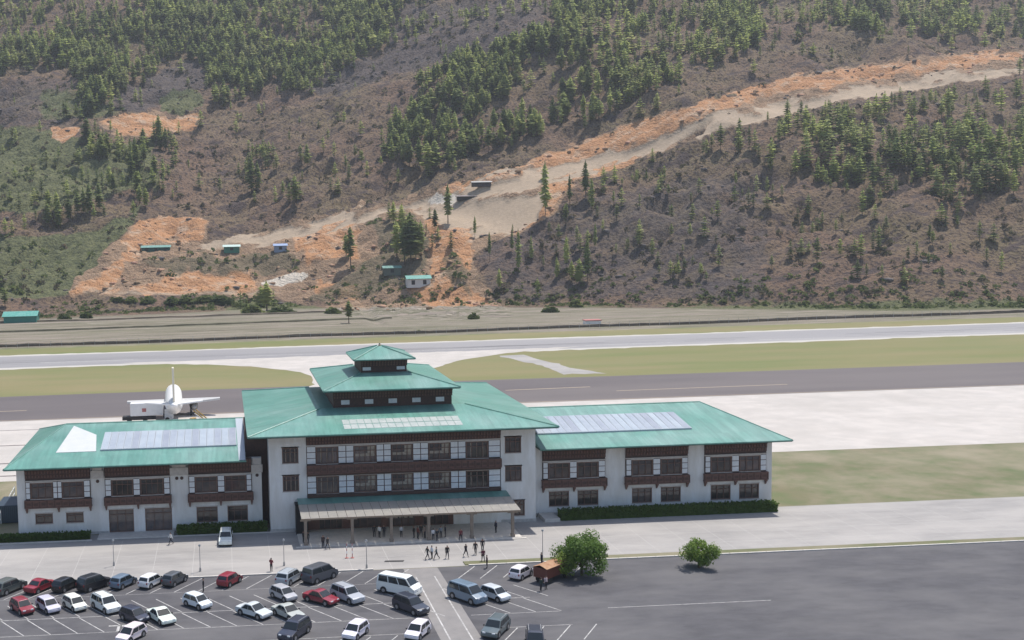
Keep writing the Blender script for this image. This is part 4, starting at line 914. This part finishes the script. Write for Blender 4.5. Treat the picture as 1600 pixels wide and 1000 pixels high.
# ------------------------------------------------------------------ aircraft seen from behind
ac = thing('airliner', 'white twin-engine airliner on the apron seen from behind with its tall pale fin', 'aircraft', (gp(273, 667).x, gp(273, 667).y, 0), R(2.7))
def circ(y, rx, rz, cz, n=20): return [(rx*math.cos(2*math.pi*i/n), y, cz+rz*math.sin(2*math.pi*i/n)) for i in range(n)]
q = MB(); q.loft([circ(y, r*.99, r, z) for y, r, z in ((-3, .25, 5.1), (-1.5, .75, 4.75), (1, 1.3, 4.3), (4, 1.8, 3.9), (7.5, 1.975, 3.75), (24, 1.975, 3.75), (28, 1.8, 3.65), (30, 1.35, 3.45), (31, .7, 3.3), (31.3, .1, 3.25))]); q.build('fuselage', M['air'], ac, smooth=True)
fin = mat('pale_cream_fin', (.74, .68, .55), .4)
def slab(b, pts, th):
    """thin tapered surface: pts of (x,y,z), thickness vector"""
    t = Vector(th); v = [Vector(p)+t for p in pts]+[Vector(p)-t for p in pts]; n = len(pts)
    b.add(v, [tuple(range(n)), tuple(range(n, 2*n))[::-1]]+[(i, (i+1) % n, n+(i+1) % n, n+i) for i in range(n)])
q = MB(); slab(q, [(0, -1.2, 5.4), (0, 5.2, 5.5), (0, 1.2, 12.9), (0, -.9, 12.9)], (.22, 0, 0)); q.build('tail_fin', fin, ac, bevel=.06)
for s in (-1, 1):
    q = MB(); slab(q, [(s*.6, -1.0, 5.0), (s*.6, 2.4, 5.0), (s*6.2, .0, 5.6), (s*6.2, -1.3, 5.6)], (0, 0, .12)); q.build('tailplane', M['air'], ac, bevel=.04)
    q = MB(); slab(q, [(s*1.5, 12.5, 3.0), (s*1.5, 19.5, 3.0), (s*10.5, 14.8, 3.7), (s*10.5, 13.2, 3.7)], (0, 0, .2)); q.build('wing', mat('wing_grey', (.55, .55, .54), .4), ac)
    q = MB(); q.loft([[(s*4.6+r*math.cos(a), y, 1.9+r*math.sin(a)) for a in [2*math.pi*i/14 for i in range(14)]] for y, r in ((13.5, .5), (15, .9), (18.5, 1.1), (19.2, .95))]); q.build('engine', M['metal'], ac, smooth=True)
    q = MB(); q.tube((s*3.8, 14, 3), (s*3.8, 14, .6), .16, n=8); q.tube((s*3.6, 14, .6), (s*4.1, 14, .6), .58, n=14); q.build('landing_gear', M['dark'], ac)
# service vehicles
g = gp(227, 660); v1 = thing('catering_truck', 'white high-loader box truck parked behind the terminal left of the airliner', 'truck', (g.x, g.y+1, 0), R(180))
q = MB(); q.box(-4.0, -1.25, 1.5, 3.2, 1.25, 4.3); q.build('box_body', M['white'], v1, bevel=.06); q = MB(); q.box(-4.2, -1.1, .6, 5.0, 1.1, 1.35); q.build('chassis', M['dark'], v1)
q = MB(); q.loft([[(-6.2, -1.1, .6), (-4.3, -1.1, .6), (-4.3, -1.1, 2.5), (-5.6, -1.1, 2.5), (-6.2, -1.1, 1.6)], [(-6.2, 1.1, .6), (-4.3, 1.1, .6), (-4.3, 1.1, 2.5), (-5.6, 1.1, 2.5), (-6.2, 1.1, 1.6)]]); q.build('cab', M['white'], v1, bevel=.05)
q = MB(); q.box(-.3, 1.252, 2.4, .6, 1.29, 3.2); q.build('emblem', pk, v1)
for x in (-4.9, 0, 3.5):
    for s in (-1, 1): q = MB(); q.tube((x, s*.8, .5), (x, s*1.12, .5), .5, n=12); q.build('wheel', M['tyre'], v1)
g = gp(250, 663); v2 = thing('baggage_tractor', 'dark grey tractor between the box truck and the airliner', 'tractor', (g.x, g.y, 0), R(90)); q = MB(); q.box(-1.5, -.8, .4, 1.5, .8, 1.2); q.box(-1.4, -.75, 1.202, -.1, .75, 2.1); q.build('body', M['rock'], v2, bevel=.08)
for x in (-1, 1):
    for s in (-1, 1): q = MB(); q.tube((x, s*.6, .38), (x, s*.86, .38), .38, n=12); q.build('wheel', M['tyre'], v2)
g = gp(303, 666); v3 = thing('stair_truck', 'mustard yellow stair truck standing right of the airliner', 'truck', (g.x+1.2, g.y, 0), R(150)); v3.scale = (.78, .78, .78); ye = mat('mustard_paint', (.42, .28, .07), .6)
q = MB(); q.box(-2.6, -.95, .5, 2.6, .95, 1.1); q.box(1.5, -.9, 1.102, 2.6, .9, 2.2); q.build('body', ye, v3, bevel=.05); q = MB()
for i in range(9): q.box(-2.5+i*.42, -.6, 1.15+i*.28, -2.08+i*.42, .6, 1.32+i*.28)
q.build('stair', M['plinth'], v3)
q = MB()
for s in (-1, 1): slab(q, [(-2.5, s*.68, 1.6), (1.4, s*.68, 4.2), (1.4, s*.68, 4.6), (-2.5, s*.68, 2.0)], (0, .04, 0))
q.build('side_rail', ye, v3)
for x in (-1.7, 1.7):
    for s in (-1, 1): q = MB(); q.tube((x, s*.7, .42), (x, s*.98, .42), .42, n=12); q.build('wheel', M['tyre'], v3)
# ------------------------------------------------------------------ hillside sheds, walls, rocks
def roofm(c): return mat('shed_roof', c, .5, lerp(c, (.4, .5, .5), .3), 1)
def shed(px, py, w, d, h, col, lab, wall=(.62, .60, .57), doors=2, cat='shed', name='shed', rz=0):
    p = hp(px, py); o = thing(name, lab, cat, p, rz); q = MB(); q.box(-w/2, -d/2, -1.5, w/2, d/2, h); q.build('wall', mat('shed_wall', wall, .85), o)
    q = MB(); e = .7; rr = h+d*.22
    q.add([(-w/2-e, -d/2-e, h-.05), (w/2+e, -d/2-e, h-.05), (w/2+e, 0, rr), (-w/2-e, 0, rr), (w/2+e, d/2+e, h-.05), (-w/2-e, d/2+e, h-.05)], [(0, 1, 2, 3), (3, 2, 4, 5)])
    q.add([(-w/2-e, -d/2-e, h-.2), (w/2+e, -d/2-e, h-.2), (w/2+e, -d/2-e, h-.05), (-w/2-e, -d/2-e, h-.05)], [(0, 1, 2, 3)]); q.build('roof', roofm(col), o)
    for k in range(doors):
        x = -w/2+w*(k+.5)/doors; q = MB(); q.box(x-.9, -d/2-.06, .1, x+.9, -d/2-.003, h*.75); q.build('door', M['dark'], o)
shed(653, 445, 12, 7, 3.2, (.04, .25, .2), 'small white house with teal green roof and two dark openings below the hill', cat='house', name='house')
shed(612, 428, 9, 5, 2.6, (.03, .16, .12), 'dark green roofed hut half hidden behind the small white house', wall=(.1, .12, .1), doors=1)
shed(34, 503, 15, 9, 3.0, (.04, .28, .22), 'long shed with green roof at the left edge of the field', wall=(.05, .2, .16), doors=0)
shed(244, 392, 16, 5, 2.0, (.10, .25, .20), 'low green sheeted shelter under the orange cutting', wall=(.03, .1, .08), doors=3)
shed(362, 392, 9, 5, 2.2, (.45, .58, .52), 'pale green tent roof beside the start of the dirt road', wall=(.05, .18, .13), doors=1)
shed(438, 391, 7, 5, 2.4, (.22, .30, .50), 'blue tarpaulin shelter on the bare soil below the dirt road', wall=(.25, .3, .4), doors=1)
shed(752, 292, 11, 3, 1.2, (.35, .32, .3), 'low grey roofed shelter beside the upper dirt road', wall=(.06, .05, .05), doors=2)
shed(730, 310, 12, 3, 1.0, (.12, .07, .06), 'long dark brown lean-to at the lower edge of the dirt road', wall=(.03, .025, .02), doors=0)
g = hp(925, 508); o = thing('white_hut', 'tiny white hut beside the far field at the right', 'hut', g); q = MB(); q.box(-3, -2, -.5, 3, 2, 1.8); q.build('wall', M['white'], o); q = MB(); q.box(-3.3, -2.3, 1.8, 3.3, 2.3, 2.1); q.build('roof', pk, o)
# stone wall / bund lines across the field, posts of the perimeter fence
def strip(name, pts, w, h, m, lab, cat):
    b = MB(); last = None
    for x, y in pts:
        z = float(hz(np.float64(x), np.float64(y))) if y > 424 else 0; c = [(x, y-w/2, z-.4), (x, y-w/2*.6, z+h*random.uniform(.7, 1.1)), (x, y+w/2*.6, z+h), (x, y+w/2, z-.4)]
        if last: b.loft([last, c], 0, False)
        last = c
    o = b.build(name, m); o['label'] = lab; o['category'] = cat
xs = np.arange(-150, 330, 4.)
strip('boundary_wall', [(x, 432+x*.035+1.2*math.sin(x/17)) for x in xs], 1.2, 1.1, mat('dark_earth', (.10, .08, .06), .9, (.15, .12, .08), .3), 'low dark earth boundary wall between the airfield grass and the grey field', 'wall')
strip('field_bank', [(x, 500+x*.03+4*math.sin(x/60)) for x in xs if x < 78], 2.5, .7, mat('grassy_bank', (.14, .13, .08), .95, (.09, .08, .05), .2), 'long grassy terrace bank in the middle of the grey field', 'bank')
strip('field_bank', [(x, 546+x*-.02+5*math.sin(x/70)) for x in np.arange(-190, 60, 4.)], 2.5, .8, mat('brown_bank', (.12, .095, .065), .95, (.17, .14, .1), .2), 'upper brown terrace bank below the foot of the hill', 'bank')
pf = thing('perimeter_fence', 'thin wire fence on posts along the far side of the runway grass', 'fence', (0, 424, 0)); pm_ = MB(); pm_.tube((0, 0, 0), (0, 0, 2.1), .07, n=4); pmm = pm_.mesh('fence_post', M['metal'])
for i in range(110): k = link('fence_post', pmm, pf); k.location = (-140+i*4, -.5+i*.14, 0)
q = MB()
for z in (1.2, 2.0): q.tube((-140, -.5, z), (296, -.5+109*.14, z), .03, n=4)
q.build('wire', M['metal'], pf)
# ------------------------------------------------------------------ vegetation
def pine_arrays(seed, layers=11, per=7, wide=.19, bare=.22):
    """unit-height pine: whorls of drooping ragged branch wedges; returns trunk and crown arrays"""
    r = random.Random(seed); v = []; f = []
    for k in range(layers):
        t = k/(layers-1); z = bare+(1-bare)*t*.97; rad = wide*1.05*min(1, .55+t*2.2)*(1-t**1.9)**.7*(.65+.6*r.random())+.015
        for j in range(per):
            a = 2*math.pi*(j+r.random())/per; l = rad*r.uniform(.55, 1.25); dz = r.uniform(-.045, .02); w = rad*r.uniform(.3, .6)+.012
            c, s = math.cos(a), math.sin(a); n = len(v); up = r.uniform(.02, .07)
            v += [(0, 0, z+up), (c*l*.6-s*w, s*l*.6+c*w, z+dz*.5), (c*l, s*l, z+dz), (c*l*.6+s*w, s*l*.6-c*w, z+dz*.5)]
            f += [(n, n+1, n+2), (n, n+2, n+3)]
    n = len(v); v += [(.02, 0, .9), (-.012, .018, .9), (-.012, -.018, .9), (0, 0, 1.0)]; f += [(n, n+1, n+3), (n+1, n+2, n+3), (n+2, n, n+3)]
    tv = []; tf = []
    for i in range(4):
        a = i*math.pi/2; tv.append((.016*math.cos(a), .016*math.sin(a), -.08))
    for i in range(4):
        a = i*math.pi/2; tv.append((.005*math.cos(a), .005*math.sin(a), .85))
    tf = [(i, (i+1) % 4, 4+(i+1) % 4) for i in range(4)]+[(i, 4+(i+1) % 4, 4+i) for i in range(4)]
    return (np.array(v), np.array(f)), (np.array(tv), np.array(tf))
def bush_arrays(seed, n=16):
    r = random.Random(seed); v = []; f = []
    for i in range(n):
        a = r.uniform(0, 6.283); q = r.random()**.5; x, y = .5*q*math.cos(a), .5*q*math.sin(a); z = .55*(1-q*q)*r.uniform(.5, 1.2)+.02
        s = r.uniform(.14, .3); d = Vector((r.gauss(0, 1), r.gauss(0, 1), r.gauss(.6, .8))).normalized(); u = d.orthogonal().normalized()*s; w = d.cross(u); p = Vector((x, y, z)); k = len(v)
        v += [tuple(p-u), tuple(p+w*.9), tuple(p+u), tuple(p-w*.9)]; f += [(k, k+1, k+2), (k, k+2, k+3)]
    return np.array(v), np.array(f)
def scatter_mesh(name, protos, pos, sc, rz, mats, widths=None):
    """protos: list of [(v,f,mat)...]; one joined mesh"""
    V = []; F = []; MI = []; T = []; off = 0
    which = rng.integers(0, len(protos), len(pos))
    for k, pr in enumerate(protos):
        sel = np.where(which == k)[0]
        if not len(sel): continue
        for v, f, mi in pr:
            c, s = np.cos(rz[sel])[:, None], np.sin(rz[sel])[:, None]; S_ = sc[sel][:, None]; Wd = S_*(widths[sel][:, None] if widths is not None else 1)
            x = (v[None, :, 0]*c-v[None, :, 1]*s)*Wd+pos[sel, 0][:, None]; y = (v[None, :, 0]*s+v[None, :, 1]*c)*Wd+pos[sel, 1][:, None]; z = v[None, :, 2]*S_+pos[sel, 2][:, None]
            V.append(np.stack([x, y, z], -1).reshape(-1, 3)); n = len(sel)
            F.append((f[None]+(np.arange(n)*len(v))[:, None, None]).reshape(-1, 3)+off); MI.append(np.full(n*len(f), mi)); T.append(np.repeat(rng.random(n), len(v))); off += n*len(v)
    V = np.concatenate(V); F = np.concatenate(F); MI = np.concatenate(MI); T = np.concatenate(T)
    me = bpy.data.meshes.new(name); me.vertices.add(len(V)); me.vertices.foreach_set('co', V.astype(np.float32).ravel()); me.loops.add(F.size); me.loops.foreach_set('vertex_index', F.astype(np.int32).ravel())
    me.polygons.add(len(F)); me.polygons.foreach_set('loop_start', np.arange(0, F.size, 3, dtype=np.int32)); 
    for m in mats: me.materials.append(m)
    me.polygons.foreach_set('material_index', MI.astype(np.int32)); a = me.attributes.new('tint', 'FLOAT', 'POINT'); a.data.foreach_set('value', T.astype(np.float32)); me.update(); me.validate()
    return link(name, me, kind='stuff')
def arr_mesh(name, v, f, m, scale=1, wide=1):
    me = bpy.data.meshes.new(name); vv = v*np.array([wide, wide, 1])*scale; me.from_pydata([tuple(p) for p in vv], [], [tuple(int(i) for i in q) for q in f]); me.materials.append(m); return me
pines = [pine_arrays(s, 10, 6, w, b_) for s, w, b_ in ((1, .17, .22), (2, .20, .18), (3, .15, .3), (4, .22, .2), (5, .18, .15), (6, .23, .12), (7, .25, .08))]
N = 130000
cy = rng.uniform(0, 1, N); Yc = np.sqrt(480**2+cy*(1500**2-480**2)); Uc = rng.uniform(-.38, .80, N); Xc = Uc*(Yc+60); Zc = hz(Xc, Yc)
pxy = to_px(np.stack([Xc, Yc, Zc], -1)); D = samp(dense, pxy[:, 0], pxy[:, 1]); cl = fbm(Xc/38, Yc/38, 201, 3)
above = pxy[:, 1] < 0
D = np.where(above, .5, D); prob = D*np.where((D > .75) & (pxy[:, 0] < 660), np.clip((cl-.30)*3.6, .2, .95), np.clip((cl-.34)*3.4, .10, .95))
keep = (rng.random(N) < prob*.62) & (samp(road, pxy[:, 0], pxy[:, 1]) < .1) & ((samp(soil, pxy[:, 0], pxy[:, 1]) < .3)) & (Yc > foot(Xc)+8) & (pxy[:, 1] > -90)
Tp = np.stack([Xc, Yc, Zc], -1)[keep]; Tpx = pxy[keep]; Td = D[keep]
Th = (7.5+8.5*rng.random(len(Tp))**1.2)*np.where(Td > .4, 1.1, .85)
# hand placed pines read from the photo (px, py of the foot, height in px)
hand = [(393,305,56),(403,300,44),(461,326,48),(452,318,30),(548,420,62),(541,404,34),(620,408,60),(632,415,70),(642,412,75),(650,408,60),(658,405,55),(628,372,50),(615,350,34),(608,345,28),(640,380,45),(417,486,44),(408,480,32),(428,484,30),(376,482,26),(366,484,22),(385,484,20),(545,505,34),
        (75,355,36),(92,358,44),(108,352,40),(122,345,42),(140,338,48),(155,332,44),(160,300,30),(205,280,40),(212,270,50),(228,330,34),(214,310,40),(640,262,40),(655,268,46),(668,276,52),(680,268,46),(600,248,30),(612,254,36),(480,262,34),(470,255,28),(540,268,26),(505,240,24),
        (852,338,80),(850,282,22),(700,350,58),(680,365,36),(705,395,30),(742,372,32),(890,322,44),(915,310,56),(925,330,48),(810,425,64),(765,410,44),(800,395,36),(830,410,40),(918,440,66),(905,450,44),(885,420,50),(930,390,40),(870,440,36),(840,465,30),(780,455,34),(395,250,24),(275,262,30),(8,480,30),(555,250,24)]
HP = []; HH = []
for px, py, h in hand:
    p = hp(px, py); HP.append(tuple(p)); HH.append(h*p.y/CAM_F*1.05)
HP = np.array(HP); HH = np.array(HH); HX = to_px(HP)
# thin trees on the lower right slope
Ns = 1500; Y2 = rng.uniform(470, 800, Ns); X2 = rng.uniform(.1, .75, Ns)*(Y2+60); Z2 = hz(X2, Y2); p2 = to_px(np.stack([X2, Y2, Z2], -1)); k2 = (samp(sparse, p2[:, 0], p2[:, 1]) > .4) & (rng.random(Ns) < .32) & (Y2 > foot(X2)+10)
A2 = np.stack([X2, Y2, Z2], -1)[k2]; H2 = rng.uniform(4.5, 11, len(A2))
AP = np.concatenate([HP, A2, Tp]); AH = np.concatenate([HH, H2, Th]); AX = np.concatenate([HX, p2[k2], Tpx])
inphoto = (AX[:, 0] > -8) & (AX[:, 0] < 935) & (AX[:, 1] > -2)
show = np.where(inphoto, AH/AP[:, 1], 0); order = np.argsort(-show); ind = order[:295]; rest = np.ones(len(AP), bool); rest[ind] = False
print('pines', len(AP), 'in photo', int(inphoto.sum()))
det = [pine_arrays(s, 15, 8, w, b_) for s, w, b_ in ((21, .17, .2), (22, .20, .17), (23, .15, .26), (24, .215, .2), (25, .19, .14), (26, .16, .3))]
dm = [(arr_mesh('crown', *c, M['pine']), arr_mesh('trunk', *t, M['trunk'])) for c, t in det]
def region(px, py):
    if py > 440: return 'young green tree among the bushes at the foot of the hill'
    if px > 735 and py > 270: return 'thin pine on the scrubby slope below the dirt road at the right'
    if px > 575 and py > 325: return 'dark green pine in the clump above the small white house'
    if px > 575: return 'pine in the dense stand above the dirt road at the upper right'
    if px < 330 and py > 195: return 'pine in the scattered stand on the left slope below the upper orange scar'
    if py < 195 and px < 575: return 'pine in the broad green forest along the upper left of the hill'
    return 'lone pine on the bare brown slope above the dirt road'
BND = [(110, 'near the left edge'), (190, 'above the white painted roof glint'), (270, 'above the box truck'), (350, 'above and right of the airliner fin'), (430, 'above the left half of the main roof'), (510, 'well left of the cupola'), (575, 'left of the cupola line'),
       (640, 'straight above the cupola'), (700, 'right of the cupola line'), (760, 'above the right side of the canopy'), (830, 'above the right tower'), (885, 'above the right wing'), (9999, 'near the right edge')]
def band(x): return next(b for a, b in BND if x < a)
def pine_label(x, y, px_h):
    sz = 'tall' if px_h > 34 else 'medium' if px_h > 24 else 'small'
    if y > 440: w = sz+' green tree below the hill'
    elif x > 735 and y > 270: w = sz+' thin pine below the dirt road'
    elif x > 575 and y > 325: w = sz+' dark pine in the clump by the small house'
    elif x > 575: w = sz+' pine in the dense stand, '+('upper edge' if y < 110 else 'middle' if y < 190 else 'lower edge')
    elif x < 330 and y > 195: w = sz+' pine on the left slope'+(', upper part' if y < 270 else ', lower part')
    elif y < 195: w = sz+' pine in the upper left forest'+(', top part' if y < 90 else '')
    else: w = sz+' pine on the bare brown slope'
    return w+' '+band(x)
for k, i in enumerate(ind):
    c, t = dm[k % 6]; lab = pine_label(AX[i][0], AX[i][1], AH[i]/AP[i][1]*CAM_F)
    o = thing('pine_tree', lab, 'tree', tuple(AP[i]), random.uniform(0, 6.28), 'pine trees on the hillside'); s = float(AH[i]); wd = random.uniform(.9, 1.35)*(.55 if (AX[i][0] > 735 and AX[i][1] > 270) else 1)
    if AX[i][1] > 440: wd *= 1.5
    o.scale = (s*wd, s*wd, s); link('crown', c, o); link('trunk', t, o)
ri = np.where(rest)[0]
scatter_mesh('pine_forest', [[(c[0], c[1], 0), (t[0], t[1], 1)] for c, t in pines], AP[ri], AH[ri], rng.uniform(0, 6.28, len(ri)), [M['pine'], M['trunk']], rng.uniform(.8, 1.25, len(ri)))
bs = [[(*bush_arrays(s), 0)] for s in (1, 2, 3, 4)]
def shrubs(name, N, prob, smin, smax, m, ymin=440, ymax=1350):
    y = np.sqrt(ymin**2+rng.random(N)*(ymax**2-ymin**2)); x = rng.uniform(-.38, .8, N)*(y+60); z = hz(x, y); q = to_px(np.stack([x, y, z], -1)); p = prob(q[:, 0], q[:, 1], x, y)
    k = rng.random(N) < p; pos = np.stack([x, y, z-.15], -1)[k]; return scatter_mesh(name, bs, pos, rng.uniform(smin, smax, len(pos)), rng.uniform(0, 6.28, len(pos)), [m], rng.uniform(1, 1.6, len(pos)))
free = lambda px, py, x, y: (samp(soil, px, py) < .35)*(samp(road, px, py) < .1)*(y > foot(x))
shrubs('dry_scrub', 26000, lambda px, py, x, y: free(px, py, x, y)*np.clip((fbm(x/20, y/14, 301, 3)-.34)*3, .08, 1)*.8, 1.2, 3.4, M['bush'])
shrubs('green_scrub', 26000, lambda px, py, x, y: (y > foot(x)-12)*np.clip(samp(green, px, py)*1.0, 0, 1)*(fbm(x/16, y/12, 305, 3) > .42)*(samp(soil, px, py) < .5)*.8+.55*samp(veg_in, px, py)*samp(soil, px, py), 1.3, 3.8, M['gbush'])
shrubs('foot_scrub', 30000, lambda px, py, x, y: np.clip(1-np.abs(y-foot(x)-4)/22, 0, 1)*(fbm(x/18, y/8, 311, 3) > .44)*.8, .8, 2.6, M['gbush'], 440, 660)
rk = []
for sd in (1, 2, 3):
    r_ = random.Random(sd); b_m = bmesh.new(); bmesh.ops.create_icosphere(b_m, subdivisions=1, radius=.5)
    for v_ in b_m.verts: v_.co = Vector((v_.co.x*1.6, v_.co.y, v_.co.z*.7))*r_.uniform(.6, 1.25)
    rk.append([(np.array([tuple(v_.co) for v_ in b_m.verts]), np.array([[v_.index for v_ in f_.verts] for f_ in b_m.faces]), 0)]); b_m.free()
NR = 16000; yr_ = np.sqrt(480**2+rng.random(NR)*(1300**2-480**2)); xr_ = rng.uniform(-.38, .8, NR)*(yr_+60); zr_ = hz(xr_, yr_); qr = to_px(np.stack([xr_, yr_, zr_], -1))
kr_ = (rng.random(NR) < (.08+.75*samp(dark, qr[:, 0], qr[:, 1]))*(fbm(xr_/22, yr_/9, 331, 3) > .5)+.05*samp(soil, qr[:, 0], qr[:, 1])) & (samp(road, qr[:, 0], qr[:, 1]) < .1) & (yr_ > foot(xr_))
scatter_mesh('scattered_rocks', rk, np.stack([xr_, yr_, zr_], -1)[kr_], rng.uniform(.8, 3.6, int(kr_.sum())), rng.uniform(0, 6.28, int(kr_.sum())), [M['rock']])
NS_ = 9000; ys_ = rng.uniform(540, 1000, NS_); xs_ = rng.uniform(-.38, .8, NS_)*(ys_+60); zs_ = hz(xs_, ys_); qs = to_px(np.stack([xs_, ys_, zs_], -1))
ks = (rng.random(NS_) < samp(soil, qs[:, 0], qs[:, 1])*(fbm(xs_/14, ys_/8, 431, 3) > .47)*.8) & (samp(road, qs[:, 0], qs[:, 1]) < .2)
spoil = mat('spoil_earth', (.40, .255, .155), .95, (.27, .165, .105), .2, rand=.35)
scatter_mesh('spoil_heaps', rk, np.stack([xs_, ys_, zs_], -1)[ks], rng.uniform(1.0, 3.4, int(ks.sum())), rng.uniform(0, 6.28, int(ks.sum())), [spoil])
shrubs('soil_scrub', 6000, lambda px, py, x, y: (samp(soil, px, py) > .5)*(samp(road, px, py) < .2)*(samp(orange, px, py) < .8)*.22, .8, 2.0, M['bush'], 480, 900)
# bushes one can tell apart along the foot of the hill
bl = [(290,473,7),(268,474,6),(318,472,6),(345,474,6),(232,474,5),(205,472,5),(184,471,4),(395,490,7),(440,490,7),(520,490,5),(100,500,5),(135,497,5),(740,498,5),(860,488,6),(900,480,6),(655,520,3)]
bm_ = [arr_mesh('bush', *bush_arrays(s+40, 120), M['gbush']) for s in range(4)]
for k, (px, py, w) in enumerate(bl):
    p = hp(px, py); o = thing('bush', ('wide ' if w > 6 else 'small ')+'green bush below the hill '+band(px), 'bush', p, random.uniform(0, 6), 'bushes at the foot of the hill', bm_[k % 4]); s = w*2.4*p.y/CAM_F*1.3; o.scale = (s*random.uniform(1.1, 1.9), s, s*random.uniform(.6, .95))
def broadleaf(px, py, h, rad, lab, seed, n=5200):
    r = random.Random(seed); g = gp(px, py); o = thing('broadleaf_tree', lab, 'tree', (g.x, g.y, 0)); q = MB(); hb = h*.2
    q.tube((0, 0, -.05), (0, 0, hb), .2, .13, 8)
    cl_ = [(r.uniform(-1, 1)*rad*.68, r.uniform(-1, 1)*rad*.6, r.uniform(hb+.3, h-.6), r.uniform(.55, 1.05)*rad*.40) for _ in range(26)]
    for x, y, z, s in cl_[:9]: q.tube((0, 0, hb-.15), (x*.8, y*.8, z), .09, .03, 5)
    q.build('trunk', M['trunk'], o); b = MB()
    for _ in range(n):
        x, y, z, s = r.choice(cl_); d = Vector((r.gauss(0, 1), r.gauss(0, 1), r.gauss(0, 1))).normalized(); p = Vector((x, y, z))+d*s*r.uniform(.55, 1.08); p.z = max(p.z, hb*.75)
        nn = (d+Vector((r.gauss(0, .5), r.gauss(0, .5), r.gauss(.3, .5)))).normalized(); u = nn.orthogonal().normalized()*r.uniform(.07, .14); w = nn.cross(u); b.add([p-u, p+w, p+u, p-w], [(0, 1, 2, 3)])
    me = bpy.data.meshes.new('crown'); me.from_pydata(b.v, [], b.f); me.materials.append(M['leaf']); link('crown', me, o)
broadleaf(909, 899, 4.9, 3.5, 'round bright green tree in the planting strip beside the loaded truck', 3, 9000)
broadleaf(884, 902, 3.2, 1.7, 'small bright green tree tucked beside the larger round one by the truck', 5, 1800)
broadleaf(1092, 887, 3.6, 2.3, 'lower bright green tree further right along the planting strip', 17, 3600)
# ------------------------------------------------------------------ haze
hzb = MB(); hzb.box(-760, -60, -1.2, 1480, 1720, 720); hv = bpy.data.materials.new('valley_haze'); hv.use_nodes = True; nt = hv.node_tree; nt.nodes.remove(nt.nodes['Principled BSDF'])
pv = nt.nodes.new('ShaderNodeVolumePrincipled'); pv.inputs['Color'].default_value = (.86, .92, 1, 1); pv.inputs['Density'].default_value = .00012; pv.inputs['Anisotropy'].default_value = .2
nt.links.new(pv.outputs[0], nt.nodes['Material Output'].inputs['Volume']); hzb.build('haze', hv, kind='stuff')
print('objects', len(S.objects), 'tris', sum(len(m.polygons) for m in bpy.data.meshes))
